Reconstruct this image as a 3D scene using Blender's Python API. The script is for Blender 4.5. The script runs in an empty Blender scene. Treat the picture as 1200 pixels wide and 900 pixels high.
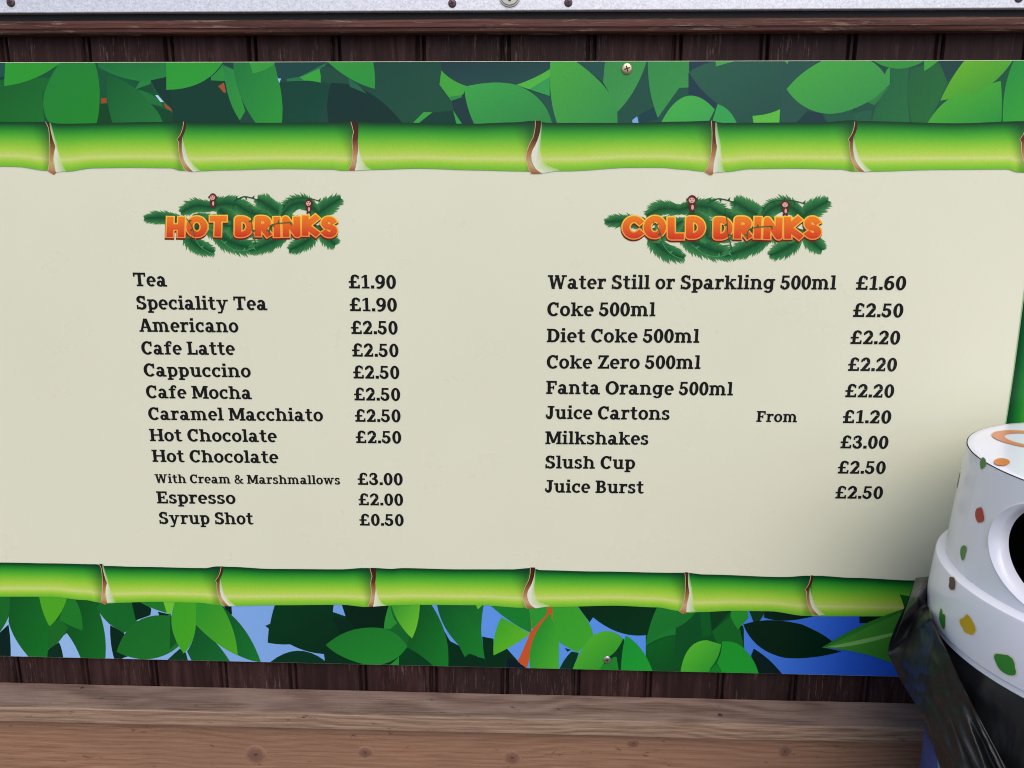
import bpy, bmesh, math, random
from mathutils import Vector, Matrix, noise

# ------------------------------------------------------------------ camera, sky, sun, exposure
S = bpy.context.scene
R = math.radians
PI = math.pi
random.seed(7)
CAM_D, CAM_Z, F = 1.477, 1.55, 900.0          # metres from the board, eye height, focal length in photo pixels
cam = bpy.data.cameras.new('camera')
cam.sensor_width = 36.0
cam.lens = 36.0 * F / 1200.0
cam.clip_start = 0.05
cam.clip_end = 3000
cam_ob = bpy.data.objects.new('camera', cam)
S.collection.objects.link(cam_ob)
ROT = Matrix.Rotation(R(1.82), 3, 'Z') @ Matrix.Rotation(R(90 - 12.5), 3, 'X') @ Matrix.Rotation(R(0.2), 3, 'Z')
CAM = Vector((0, -CAM_D, CAM_Z))
cam_ob.matrix_world = Matrix.Translation(CAM) @ ROT.to_4x4()
S.camera = cam_ob

SUN_EL, SUN_AZ = 52.0, 166.0                   # veiled sun, high behind the photographer, a little to the right
W = bpy.data.worlds.new('World')
S.world = W
W.use_nodes = True
nt = W.node_tree
sky = nt.nodes.new('ShaderNodeTexSky')
sky.sky_type = 'NISHITA'
sky.sun_disc = False
sky.sun_elevation = R(SUN_EL)
sky.sun_rotation = R(SUN_AZ)
sky.air_density = 1.0
sky.dust_density = 2.2
sky.ozone_density = 1.0
bg = nt.nodes['Background']
bg.inputs['Strength'].default_value = 0.15
nt.links.new(sky.outputs[0], bg.inputs[0])
sun = bpy.data.lights.new('sun', 'SUN')
sun.energy = 1.35
sun.angle = R(60)
sun.color = (1.0, 0.90, 0.76)
sun_ob = bpy.data.objects.new('sun', sun)
S.collection.objects.link(sun_ob)
az = R(SUN_AZ)
sdir = Vector((math.sin(az) * math.cos(R(SUN_EL)), math.cos(az) * math.cos(R(SUN_EL)), math.sin(R(SUN_EL))))
sun_ob.rotation_euler = sdir.to_track_quat('Z', 'Y').to_euler()
sun_ob.location = (0, -6, 8)
S.view_settings.view_transform = 'Standard'
S.view_settings.look = 'None'
S.view_settings.exposure = 0.31
S.view_settings.gamma = 1.0
S.view_settings.use_curve_mapping = False
S.render.engine = 'CYCLES'
S.cycles.max_bounces = 6
S.cycles.filter_width = 1.05

# ------------------------------------------------------------------ helpers
def at(px, py, Y=0.0):
    """point of the plane y=Y seen at photo pixel (px, py) of the 1200x900 picture"""
    v = ROT @ Vector(((px - 600) / F, -(py - 450) / F, -1))
    return CAM + v * ((Y - CAM.y) / v.y)

def ray(px, py):
    return (ROT @ Vector(((px - 600) / F, -(py - 450) / F, -1))).normalized()

def lin(c):
    return tuple(((v / 255) / 12.92 if v / 255 <= 0.04045 else ((v / 255 + 0.055) / 1.055) ** 2.4) for v in c)

HAZE = (0.011, 0.005, 0.025)
def ct(c):                                     # ink colours of the upper band, the sky's reflection taken off
    l = lin(c)
    return tuple(max(0.002, l[i] - HAZE[i]) for i in range(3))
def cb(c):
    return tuple(max(0.001, v) for v in lin(c))

def link(o, parent=None):
    S.collection.objects.link(o)
    if parent:
        o.parent = parent
    return o

def thing(name, label, cat, loc=(0, 0, 0), group=None):
    o = bpy.data.objects.new(name, None)
    o.location = loc
    o.empty_display_size = 0.1
    link(o)
    o['label'] = label
    o['category'] = cat
    if group:
        o['group'] = group
    return o

def mesh_obj(name, verts, faces, mats, parent=None, mi=None, smooth=False, cols=None):
    me = bpy.data.meshes.new(name)
    off = Vector(parent_loc(parent)) if parent else Vector((0, 0, 0))
    me.from_pydata([tuple(Vector(v) - off) for v in verts], [], faces)
    for m in (mats if isinstance(mats, (list, tuple)) else [mats]):
        me.materials.append(m)
    if mi:
        for p, k in zip(me.polygons, mi):
            p.material_index = k
    if smooth:
        me.polygons.foreach_set('use_smooth', [True] * len(me.polygons))
    if cols:
        a = me.color_attributes.new('ink', 'FLOAT_COLOR', 'CORNER')
        k = 0
        for p, cc in zip(me.polygons, cols):
            for j, li in enumerate(p.loop_indices):
                c = cc[j]
                a.data[li].color = (c[0], c[1], c[2], 1)
    me.update()
    return link(bpy.data.objects.new(name, me), parent)

def parent_loc(p):
    v = Vector((0, 0, 0))
    while p:
        v += p.location
        p = p.parent
    return v

def bm_obj(name, bm, mats, parent=None, smooth=False):
    me = bpy.data.meshes.new(name)
    off = parent_loc(parent) if parent else Vector((0, 0, 0))
    bmesh.ops.translate(bm, verts=bm.verts, vec=-off)
    bmesh.ops.recalc_face_normals(bm, faces=bm.faces)
    bm.to_mesh(me)
    bm.free()
    for m in (mats if isinstance(mats, (list, tuple)) else [mats]):
        me.materials.append(m)
    if smooth:
        me.polygons.foreach_set('use_smooth', [True] * len(me.polygons))
    return link(bpy.data.objects.new(name, me), parent)

def add_box(bm, lo, hi, bev=0.0, mat=0, seg=2):
    vs = [bm.verts.new((x, y, z)) for x in (lo[0], hi[0]) for y in (lo[1], hi[1]) for z in (lo[2], hi[2])]
    fs = [bm.faces.new([vs[i] for i in q]) for q in ((0, 1, 3, 2), (4, 6, 7, 5), (0, 4, 5, 1), (2, 3, 7, 6), (0, 2, 6, 4), (1, 5, 7, 3))]
    for f in fs:
        f.material_index = mat
    if bev:
        es = list({e for f in fs for e in f.edges})
        bmesh.ops.bevel(bm, geom=es, offset=bev, segments=seg, profile=0.5, affect='EDGES')

# ------------------------------------------------------------------ materials
def mat_new(name):
    m = bpy.data.materials.new(name)
    m.use_nodes = True
    t = m.node_tree
    b = t.nodes['Principled BSDF']
    return m, t, b

def N(t, kind, **kw):
    n = t.nodes.new(kind)
    for k, v in kw.items():
        if k.startswith('i_'):
            n.inputs[k[2:].replace('_', ' ')].default_value = v
        else:
            setattr(n, k, v)
    return n

def ramp(t, fac, stops):
    r = t.nodes.new('ShaderNodeValToRGB')
    e = r.color_ramp.elements
    while len(e) < len(stops):
        e.new(0.5)
    for k, (p, c) in enumerate(stops):
        e[k].position = p
        e[k].color = (c[0], c[1], c[2], 1) if not isinstance(c, (int, float)) else (c, c, c, 1)
    t.links.new(fac, r.inputs[0])
    return r

def mapped(t, scale, loc=(0, 0, 0), rot=(0, 0, 0)):
    tc = t.nodes.new('ShaderNodeTexCoord')
    mp = t.nodes.new('ShaderNodeMapping')
    mp.inputs['Scale'].default_value = scale
    mp.inputs['Location'].default_value = loc
    mp.inputs['Rotation'].default_value = rot
    t.links.new(tc.outputs['Object'], mp.inputs[0])
    return mp.outputs[0]

def tex_noise(t, vec, scale=5, detail=4, rough=0.55, dist=0.0):
    n = N(t, 'ShaderNodeTexNoise', i_Scale=scale, i_Detail=detail, i_Roughness=rough, i_Distortion=dist)
    t.links.new(vec, n.inputs['Vector'])
    return n.outputs[0]

def mixc(t, fac, a, b, mode='MIX'):
    m = t.nodes.new('ShaderNodeMix')
    m.data_type = 'RGBA'
    m.blend_type = mode
    for s, v in ((m.inputs[0], fac), (m.inputs[6], a), (m.inputs[7], b)):
        if hasattr(v, 'is_output'):
            t.links.new(v, s)
        elif isinstance(v, (int, float)):
            s.default_value = v
        else:
            s.default_value = (v[0], v[1], v[2], 1)
    return m.outputs[2]

def mth(t, op, a, b=None):
    m = t.nodes.new('ShaderNodeMath')
    m.operation = op
    for s, v in zip(m.inputs, (a, b)):
        if v is None:
            continue
        if hasattr(v, 'is_output'):
            t.links.new(v, s)
        else:
            s.default_value = v
    return m.outputs[0]

def bump(t, b, h, strength, dist):
    bp = N(t, 'ShaderNodeBump', i_Strength=strength, i_Distance=dist)
    t.links.new(h, bp.inputs['Height'])
    t.links.new(bp.outputs[0], b.inputs['Normal'])

def flat(name, col, rough=0.5, metal=0.0, coat=0.0):
    m, t, b = mat_new(name)
    v = mapped(t, (1, 1, 1))
    n = tex_noise(t, v, 35, 5)
    c = mixc(t, n, tuple(x * 0.86 for x in col), tuple(min(1, x * 1.1) for x in col))
    t.links.new(c, b.inputs['Base Color'])
    b.inputs['Roughness'].default_value = rough
    b.inputs['Metallic'].default_value = metal
    b.inputs['Specular IOR Level'].default_value = 0.5 if metal else 0.28
    b.inputs['Coat Weight'].default_value = coat
    return m

def vinyl_ink():                               # printed vinyl: ink colours come with each printed shape
    m, t, b = mat_new('printed_vinyl')
    a = N(t, 'ShaderNodeAttribute', attribute_name='ink')
    v = mapped(t, (1, 1, 1))
    n = tex_noise(t, v, 260, 2, 0.6)
    c = mixc(t, mth(t, 'MULTIPLY', n, 0.16), a.outputs['Color'], (0, 0, 0))
    t.links.new(c, b.inputs['Base Color'])
    r = ramp(t, tex_noise(t, v, 7, 5), [(0.3, 0.17), (0.7, 0.27)])
    b.inputs['Specular IOR Level'].default_value = 0.18
    t.links.new(r.outputs[0], b.inputs['Roughness'])
    bump(t, b, tex_noise(t, v, 420, 2), 0.05, 0.0006)
    return m
INK = vinyl_ink()

def cream_vinyl():
    m, t, b = mat_new('cream_vinyl')
    v = mapped(t, (1, 1, 1))
    base = ramp(t, tex_noise(t, v, 2.2, 5), [(0.3, (0.695, 0.695, 0.54)), (0.7, (0.725, 0.725, 0.57))])
    fine = tex_noise(t, mapped(t, (500, 500, 90)), 1.0, 2)
    c = mixc(t, mth(t, 'MULTIPLY', fine, 0.10), base.outputs[0], (0.45, 0.43, 0.33))
    sp = N(t, 'ShaderNodeTexVoronoi', i_Scale=9.0)
    t.links.new(v, sp.inputs['Vector'])
    spot = mth(t, 'LESS_THAN', sp.outputs['Distance'], 0.011)
    gate = mth(t, 'GREATER_THAN', tex_noise(t, v, 4.0, 1), 0.5)
    c = mixc(t, mth(t, 'MULTIPLY', mth(t, 'MULTIPLY', spot, gate), 0.6), c, (0.2, 0.17, 0.13))
    hair = tex_noise(t, mapped(t, (160, 1, 4), loc=(2, 0, 1), rot=(0, 0.12, 0)), 1.0, 3, 0.6)
    c = mixc(t, ramp(t, hair, [(0.74, 0.0), (0.76, 0.22)]).outputs[0], c, (0.42, 0.40, 0.31))
    t.links.new(c, b.inputs['Base Color'])
    b.inputs['Roughness'].default_value = 0.3
    r = ramp(t, tex_noise(t, v, 6, 6), [(0.3, 0.24), (0.7, 0.38)])
    t.links.new(r.outputs[0], b.inputs['Roughness'])
    bump(t, b, tex_noise(t, v, 420, 2), 0.05, 0.0006)
    return m

def dark_boards():
    m, t, b = mat_new('dark_stained_boards')
    v = mapped(t, (1, 1, 1))
    grain = tex_noise(t, mapped(t, (55, 30, 4)), 1.0, 7, 0.62, 1.1)
    plank = N(t, 'ShaderNodeTexWhiteNoise', noise_dimensions='1D')
    sx = t.nodes.new('ShaderNodeSeparateXYZ')
    t.links.new(v, sx.inputs[0])
    t.links.new(mth(t, 'FLOOR', mth(t, 'DIVIDE', mth(t, 'ADD', sx.outputs[0], 0.5), 0.1545)), plank.inputs['W'])
    base = ramp(t, grain, [(0.34, (0.017, 0.0055, 0.0055)), (0.5, (0.030, 0.0112, 0.011)), (0.70, (0.056, 0.026, 0.026))])
    c = mixc(t, mth(t, 'MULTIPLY', plank.outputs[0], 0.5), base.outputs[0], (0.012, 0.008, 0.009))
    flake = tex_noise(t, mapped(t, (230, 60, 16), loc=(3, 0, 1)), 1.0, 5, 0.75, 0.4)
    patch = ramp(t, tex_noise(t, v, 6.0, 4), [(0.45, 0.0), (0.60, 1.0)])
    fl = mth(t, 'MULTIPLY', ramp(t, flake, [(0.545, 0.0), (0.63, 1.0)]).outputs[0], patch.outputs[0])
    c = mixc(t, mth(t, 'MULTIPLY', fl, 0.9), c, (0.15, 0.098, 0.084))
    rust = ramp(t, tex_noise(t, mapped(t, (30, 10, 12), loc=(9, 2, 4)), 1.0, 3), [(0.74, 0.0), (0.78, 0.8)])
    c = mixc(t, rust.outputs[0], c, (0.14, 0.045, 0.015))
    t.links.new(c, b.inputs['Base Color'])
    b.inputs['Roughness'].default_value = 0.7
    b.inputs['Specular IOR Level'].default_value = 0.18
    bump(t, b, mth(t, 'ADD', grain, mth(t, 'MULTIPLY', fl, 0.6)), 0.6, 0.004)
    return m

def brown_paint():
    m, t, b = mat_new('brown_moulding_paint')
    g = tex_noise(t, mapped(t, (5, 60, 160)), 1.0, 6, 0.7, 0.3)
    base = ramp(t, g, [(0.35, (0.04, 0.012, 0.009)), (0.65, (0.12, 0.042, 0.031))])
    wear = tex_noise(t, mapped(t, (9, 40, 120), loc=(4, 1, 2)), 1.0, 7, 0.75, 0.4)
    wf = ramp(t, wear, [(0.545, 0.0), (0.60, 1.0)])
    c = mixc(t, mth(t, 'MULTIPLY', wf.outputs[0], 0.8), base.outputs[0], (0.25, 0.16, 0.12))
    t.links.new(c, b.inputs['Base Color'])
    b.inputs['Roughness'].default_value = 0.5
    b.inputs['Specular IOR Level'].default_value = 0.3
    bump(t, b, mth(t, 'ADD', g, mth(t, 'MULTIPLY', wf.outputs[0], 0.7)), 0.5, 0.002)
    return m

def sheet_metal():
    m, t, b = mat_new('galvanised_metal')
    v = mapped(t, (1, 1, 1))
    n1 = tex_noise(t, mapped(t, (90, 90, 220)), 1.0, 4, 0.7)
    n2 = tex_noise(t, v, 260, 3, 0.7)
    base = ramp(t, n1, [(0.3, (0.62, 0.62, 0.68)), (0.7, (0.80, 0.80, 0.86))])
    c = mixc(t, ramp(t, n2, [(0.35, 0.55), (0.55, 0.0)]).outputs[0], base.outputs[0], (0.42, 0.42, 0.47))
    chip = ramp(t, tex_noise(t, mapped(t, (8, 30, 120), loc=(2, 0, 5)), 1.0, 6, 0.7), [(0.68, 0.0), (0.72, 0.9)])
    c = mixc(t, chip.outputs[0], c, (0.10, 0.08, 0.09))
    t.links.new(c, b.inputs['Base Color'])
    b.inputs['Metallic'].default_value = 0.35
    b.inputs['Roughness'].default_value = 0.42
    bump(t, b, n2, 0.15, 0.001)
    return m

def raw_timber(name, dark, mid, light, grey, gf, seed, rough=0.75, ringf=0.4):
    """sawn softwood, grain along x, rings and knots"""
    m, t, b = mat_new(name)
    v = mapped(t, (1, 1, 1), loc=(seed, seed * 0.37, seed * 0.11))
    warp = tex_noise(t, mapped(t, (1.6, 5, 5), loc=(seed, 0, 0)), 1.0, 3, 0.5)
    mp = mapped(t, (0.9, 26, 26), loc=(seed * 2, 1, seed))
    add = t.nodes.new('ShaderNodeVectorMath')
    add.operation = 'ADD'
    t.links.new(mp, add.inputs[0])
    cmb = t.nodes.new('ShaderNodeCombineXYZ')
    w6 = mth(t, 'MULTIPLY', warp, 2.6)
    t.links.new(w6, cmb.inputs[1])
    t.links.new(w6, cmb.inputs[2])
    t.links.new(cmb.outputs[0], add.inputs[1])
    wv = N(t, 'ShaderNodeTexWave', wave_type='RINGS', rings_direction='X', i_Scale=0.9, i_Distortion=1.2, i_Detail=4.0, i_Detail_Scale=2.0)
    t.links.new(add.outputs[0], wv.inputs['Vector'])
    fib = tex_noise(t, mapped(t, (9, 240, 240), loc=(seed, 0, 0)), 1.0, 6, 0.7)
    g = mth(t, 'ADD', mth(t, 'MULTIPLY', wv.outputs['Fac'], ringf), mth(t, 'MULTIPLY', fib, 1.0 - ringf))
    base = ramp(t, g, [(0.33, dark), (0.5, mid), (0.67, light)])
    c = base.outputs[0]
    blot = ramp(t, tex_noise(t, mapped(t, (2.6, 9, 12), loc=(seed * 3, 0, 2)), 1.0, 5, 0.6), [(0.35, 0.0), (0.68, 1.0)])
    c = mixc(t, mth(t, 'MULTIPLY', blot.outputs[0], gf), c, grey)
    stain = ramp(t, tex_noise(t, mapped(t, (26, 60, 70), loc=(seed, 4, 0)), 1.0, 5, 0.7), [(0.63, 0.0), (0.70, 0.8)])
    c = mixc(t, stain.outputs[0], c, tuple(x * 0.3 for x in dark))
    t.links.new(c, b.inputs['Base Color'])
    b.inputs['Roughness'].default_value = rough
    b.inputs['Specular IOR Level'].default_value = 0.3
    bump(t, b, g, 0.6, 0.002)
    return m

def knot_mat():
    m, t, b = mat_new('knot_wood')
    tc = t.nodes.new('ShaderNodeTexCoord')
    vm = N(t, 'ShaderNodeVectorMath', operation='SUBTRACT')
    vm.inputs[1].default_value = (0.5, 0.5, 0.5)
    t.links.new(tc.outputs['Generated'], vm.inputs[0])
    ln_ = N(t, 'ShaderNodeVectorMath', operation='LENGTH')
    sc_ = N(t, 'ShaderNodeVectorMath', operation='MULTIPLY')
    sc_.inputs[1].default_value = (1, 0, 1)
    t.links.new(vm.outputs[0], sc_.inputs[0])
    t.links.new(sc_.outputs[0], ln_.inputs[0])
    nz = tex_noise(t, mapped(t, (160, 160, 160)), 1.0, 4)
    d = mth(t, 'ADD', ln_.outputs['Value'], mth(t, 'MULTIPLY', mth(t, 'SUBTRACT', nz, 0.5), 0.25))
    r = ramp(t, d, [(0.08, (0.09, 0.04, 0.025)), (0.14, (0.175, 0.088, 0.056)), (0.20, (0.15, 0.072, 0.046)), (0.32, (0.19, 0.095, 0.062)), (0.46, (0.265, 0.138, 0.09))])
    t.links.new(r.outputs[0], b.inputs['Base Color'])
    b.inputs['Roughness'].default_value = 0.7
    return m

def hood_plastic():
    m, t, b = mat_new('white_hood_plastic')
    v = mapped(t, (1, 1, 1))
    c = ramp(t, tex_noise(t, v, 5, 6), [(0.3, (0.74, 0.75, 0.85)), (0.7, (0.79, 0.80, 0.89))])
    dirt = ramp(t, tex_noise(t, v, 60, 6, 0.7), [(0.68, 0.0), (0.76, 0.35)])
    cc = mixc(t, dirt.outputs[0], c.outputs[0], (0.5, 0.48, 0.46))
    t.links.new(cc, b.inputs['Base Color'])
    b.inputs['Roughness'].default_value = 0.22
    b.inputs['Coat Weight'].default_value = 0.2
    b.inputs['Coat Roughness'].default_value = 0.1
    bump(t, b, tex_noise(t, v, 25, 3), 0.04, 0.002)
    return m

def film(name, col, rough):
    m, t, b = mat_new(name)
    v = mapped(t, (1, 1, 1))
    n = tex_noise(t, v, 30, 6, 0.65, 0.5)
    t.links.new(mixc(t, n, tuple(x * 0.6 for x in col), tuple(x * 1.5 for x in col)), b.inputs['Base Color'])
    r = ramp(t, tex_noise(t, v, 9, 4), [(0.35, rough), (0.7, rough + 0.2)])
    t.links.new(r.outputs[0], b.inputs['Roughness'])
    b.inputs['Specular IOR Level'].default_value = 0.4
    b.inputs['Coat Weight'].default_value = 0.3
    b.inputs['Coat Roughness'].default_value = 0.22
    cr = tex_noise(t, mapped(t, (22, 22, 9), rot=(0.3, 0.5, 0)), 1.0, 2, 0.5, 0.4)
    bump(t, b, cr, 0.28, 0.03)
    return m

def body_plastic():
    m, t, b = mat_new('blue_printed_body')
    v = mapped(t, (1, 1, 1))
    c = ramp(t, tex_noise(t, v, 7, 3), [(0.35, (0.012, 0.045, 0.22)), (0.65, (0.03, 0.07, 0.33))])
    t.links.new(c.outputs[0], b.inputs['Base Color'])
    b.inputs['Roughness'].default_value = 0.25
    return m

def paving():
    m, t, b = mat_new('paving')
    v = mapped(t, (1, 1, 1))
    br = N(t, 'ShaderNodeTexBrick', i_Scale=1.6)
    br.inputs['Color1'].default_value = (0.12, 0.115, 0.11, 1)
    br.inputs['Color2'].default_value = (0.155, 0.15, 0.14, 1)
    br.inputs['Mortar'].default_value = (0.09, 0.085, 0.08, 1)
    br.inputs['Mortar Size'].default_value = 0.012
    t.links.new(v, br.inputs['Vector'])
    c = mixc(t, mth(t, 'MULTIPLY', tex_noise(t, v, 30, 6, 0.7), 0.5), br.outputs[0], (0.12, 0.115, 0.11))
    t.links.new(c, b.inputs['Base Color'])
    b.inputs['Roughness'].default_value = 0.85
    return m

CREAM = cream_vinyl()
BOARDS = dark_boards()
BROWN = brown_paint()
METAL = sheet_metal()
RUBBER = flat('black_rubber', (0.012, 0.012, 0.014), 0.6)
SCREW_RUST = flat('weathered_screw', (0.10, 0.07, 0.08), 0.5, 0.6)
SCREW_BRASS = flat('brassed_screw', (0.55, 0.46, 0.30), 0.32, 0.85)
SCREW_STEEL = flat('steel_screw', (0.5, 0.47, 0.46), 0.3, 0.9)
SLOT = flat('screw_recess', (0.05, 0.015, 0.012), 0.7)
LOCKM = flat('lock_metal', (0.42, 0.39, 0.34), 0.35, 0.85)
TOPRAIL = raw_timber('weathered_rail_timber', (0.085, 0.050, 0.038), (0.185, 0.118, 0.092), (0.265, 0.188, 0.152), (0.195, 0.138, 0.118), 0.5, 1.3, 0.8, 0.18)
RAILEDGE = raw_timber('rail_edge_timber', (0.125, 0.07, 0.045), (0.245, 0.158, 0.108), (0.36, 0.25, 0.18), (0.27, 0.175, 0.122), 0.35, 2.7, 0.75, 0.14)
FACING = raw_timber('pale_facing_timber', (0.19, 0.09, 0.052), (0.27, 0.143, 0.088), (0.33, 0.19, 0.125), (0.215, 0.118, 0.078), 0.6, 5.1, 0.75, 0.12)
KNOT = knot_mat()
HOOD = hood_plastic()
BAG = film('black_bag_film', (0.010, 0.010, 0.012), 0.42)
BODY = body_plastic()

# ------------------------------------------------------------------ setting: ground
bm = bmesh.new()
vs = [bm.verts.new(p) for p in ((-900, -900, 0), (900, -900, 0), (900, 900, 0), (-900, 900, 0))]
bm.faces.new(vs)
g = bm_obj('ground', bm, paving())
g['kind'] = 'structure'

# ------------------------------------------------------------------ kiosk: boarded wall, moulding, metal hatch
WALL_Y = 0.010
kiosk = thing('kiosk', 'kiosk front of dark stained vertical boards with a metal hatch, behind the drinks menu', 'kiosk', (0, WALL_Y, 0))
pitch = 0.1545
gx = at(592, 60, WALL_Y).x                      # one of the board joints
prof = []                                       # (x, y) across the boards
k0, k1 = -16, 16
for k in range(k0, k1):
    x = gx + k * pitch
    dj = random.uniform(-0.0015, 0.0015)
    prof += [(x - 0.0095, WALL_Y + dj), (x - 0.006, WALL_Y + 0.009), (x - 0.0035, WALL_Y + 0.009), (x - 0.001, WALL_Y + 0.0015 + dj),
             (x + 0.0035, WALL_Y + 0.0015), (x + 0.0048, WALL_Y + 0.013), (x + 0.0085, WALL_Y + 0.013), (x + 0.0105, WALL_Y + random.uniform(-0.001, 0.001))]
verts, faces = [], []
for z in (0.0, 3.0):
    verts += [(x, y, z) for x, y in prof]
n = len(prof)
faces = [(i, i + 1, n + i + 1, n + i) for i in range(n - 1)]
b0 = len(verts)                                 # back and sides give the wall its depth
xa, xb = prof[0][0], prof[-1][0]
verts += [(xa, 0.12, 0), (xb, 0.12, 0), (xb, 0.12, 3), (xa, 0.12, 3)]
faces += [(b0 + 1, b0, b0 + 3, b0 + 2), (0, n, b0 + 3, b0), (n - 1, b0 + 1, b0 + 2, 2 * n - 1)]
mesh_obj('cladding', verts, faces, BOARDS, kiosk)

XW = 2.45
mz0 = at(600, 37.2, -0.016).z
mz1 = at(600, 22.5, -0.016).z + 0.004
H = mz1 - mz0
p = [(WALL_Y - 0.001, mz0), (-0.011, mz0), (-0.0135, mz0 + 0.002), (-0.0145, mz0 + 0.30 * H), (-0.0165, mz0 + 0.34 * H), (-0.017, mz0 + 0.60 * H),
     (-0.0145, mz0 + 0.66 * H), (-0.0145, mz0 + 0.72 * H), (-0.0125, mz0 + 0.86 * H), (-0.007, mz1 - 0.001), (WALL_Y - 0.001, mz1)]
verts, faces = [], []
nx = 120
for i in range(nx + 1):
    x = -XW + 2 * XW * i / nx
    for y, z in p:
        verts.append((x, y + 0.0006 * noise.noise((x * 9, z * 200, 1)), z - 0.00016 * 0 + 0.0007 * noise.noise((x * 5, 3, z * 20))))
m_ = len(p)
for i in range(nx):
    for j in range(m_ - 1):
        a = i * m_ + j
        faces.append((a, a + m_, a + m_ + 1, a + 1))
mesh_obj('moulding', verts, faces, BROWN, kiosk)

HY = -0.020
hz0 = at(600, 12.4, HY).z
bm = bmesh.new()
add_box(bm, (-XW, -0.008, mz1 - 0.004), (XW, WALL_Y - 0.002, hz0 + 0.02), 0.001)
bm_obj('seal', bm, RUBBER, kiosk)
bm = bmesh.new()
add_box(bm, (-XW, HY, hz0), (XW, 0.006, hz0 + 0.62), 0.0015)
hatch = bm_obj('hatch', bm, METAL, kiosk)

def dome_screw(name, c, r, mat, parent, cross=True, h=0.35, tilt=0.3, label=None):
    """pan-head screw, its face towards -y"""
    verts, faces, mi = [], [], []
    seg = 24
    rings = [(1.0, 0.0), (1.0, 0.12), (0.93, 0.22), (0.75, 0.30), (0.45, h), (0.0, h + 0.03)]
    for rr, hh in rings[:-1]:
        for i in range(seg):
            a = 2 * PI * i / seg
            verts.append((c[0] + r * rr * math.cos(a), c[1] - r * hh, c[2] + r * rr * math.sin(a)))
    for k in range(len(rings) - 2):
        for i in range(seg):
            a, b_ = k * seg + i, k * seg + (i + 1) % seg
            faces.append((a, b_, b_ + seg, a + seg))
            mi.append(0)
    verts.append((c[0], c[1] - r * (h + 0.03), c[2]))
    for i in range(seg):
        faces.append(((len(rings) - 2) * seg + i, (len(rings) - 2) * seg + (i + 1) % seg, len(verts) - 1))
        mi.append(0)
    if cross:
        for q in (0, PI / 2):
            o = len(verts)
            ca, sa = math.cos(tilt + q), math.sin(tilt + q)
            for u, v in ((-0.52, -0.11), (0.52, -0.11), (0.52, 0.11), (-0.52, 0.11)):
                verts.append((c[0] + r * (u * ca - v * sa), c[1] - r * (h + 0.05 + 0.01 * q), c[2] + r * (u * sa + v * ca)))
            faces.append((o, o + 1, o + 2, o + 3))
            mi.append(1)
    o = mesh_obj(name, verts, faces, [mat, SLOT], parent, mi, smooth=True)
    if label:
        o['label'] = label
    return o

for px, py, rr in ((12.8, 2.8, 4.3), (530.0, 4.0, 4.0), (666, 3.0, 4.0), (1194, -2.5, 4.2), (-140, 4, 4)):
    c = at(px, py, HY)
    dome_screw('screw', c, rr / 560, SCREW_RUST, hatch)
lk = at(597.3, -5.0, HY)
bm = bmesh.new()
for r0, y0, y1 in ((0.0192, 0.001, -0.003), (0.0165, -0.0031, -0.0055)):
    res = bmesh.ops.create_cone(bm, cap_ends=True, segments=40, radius1=r0, radius2=r0 * 0.95, depth=abs(y1 - y0),
                                matrix=Matrix.Translation((lk.x, HY + (y0 + y1) / 2, lk.z)) @ Matrix.Rotation(R(90), 4, 'X'))
lock = bm_obj('lock', bm, LOCKM, hatch)
bm = bmesh.new()
add_box(bm, (lk.x - 0.0022, HY - 0.0062, lk.z - 0.010), (lk.x + 0.0022, HY - 0.0056, lk.z + 0.010))
bm_obj('keyhole', bm, SLOT, lock)

# ------------------------------------------------------------------ timber ledge below the board
LEDGE_Y = -0.075
lz1 = at(580, 812.5, WALL_Y).z
ledge = thing('timber_ledge', 'raw timber ledge with a weathered grey-brown top rail, running under the menu board', 'ledge', (0, -0.03, 0))
def rough_bar(name, x0, x1, y0, y1, z0, z1, mat, rnd, wob, seed, parent):
    nx, verts, faces = 150, [], []
    sec = [(y0, z0 + rnd), (y0, z1 - rnd), (y0 + rnd * 0.35, z1 - rnd * 0.35), (y0 + rnd, z1), (y1, z1), (y1, z0), (y0 + rnd, z0), (y0 + rnd * 0.35, z0 + rnd * 0.35)]
    for i in range(nx + 1):
        x = x0 + (x1 - x0) * i / nx
        for j, (y, z) in enumerate(sec):
            w = wob * noise.noise((x * 4, j * 1.7, seed)) + wob * 0.6 * noise.noise((x * 30, j * 1.7, seed + 4))
            verts.append((x, y + (w if y != y1 else 0), z + w * 0.8))
    m = len(sec)
    for i in range(nx):
        for j in range(m):
            a, b_ = i * m + j, i * m + (j + 1) % m
            faces.append((a, b_, b_ + m, a + m))
    mi_ = [1 if (k % m) in (0, 1, 6, 7) and len(mat) > 1 else 0 for k in range(nx * m)] + [0, 0]
    faces += [tuple(range(m)), tuple(range(nx * m + m - 1, nx * m - 1, -1))]
    return mesh_obj(name, verts, faces, mat, parent, mi_)
rail = rough_bar('top_rail', -2.3, 2.3, LEDGE_Y, WALL_Y - 0.002, lz1 - 0.037, lz1, [TOPRAIL, RAILEDGE], 0.003, 0.0011, 3, ledge)
for px, py, r_ in ((844, 838, .0052), (96, 806, .0035), (1090, 846, .0045)):
    d = ray(px, py)
    c = CAM + d * ((lz1 + .0008 - CAM.z) / d.z)
    bm = bmesh.new()
    bmesh.ops.create_cone(bm, cap_ends=True, segments=20, radius1=r_, radius2=r_ * .8, depth=.0024, matrix=Matrix.Translation(c))
    bm_obj('nail', bm, SCREW_RUST, rail)
FY = LEDGE_Y + 0.020
zt = lz1 - 0.037 - 0.002
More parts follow.
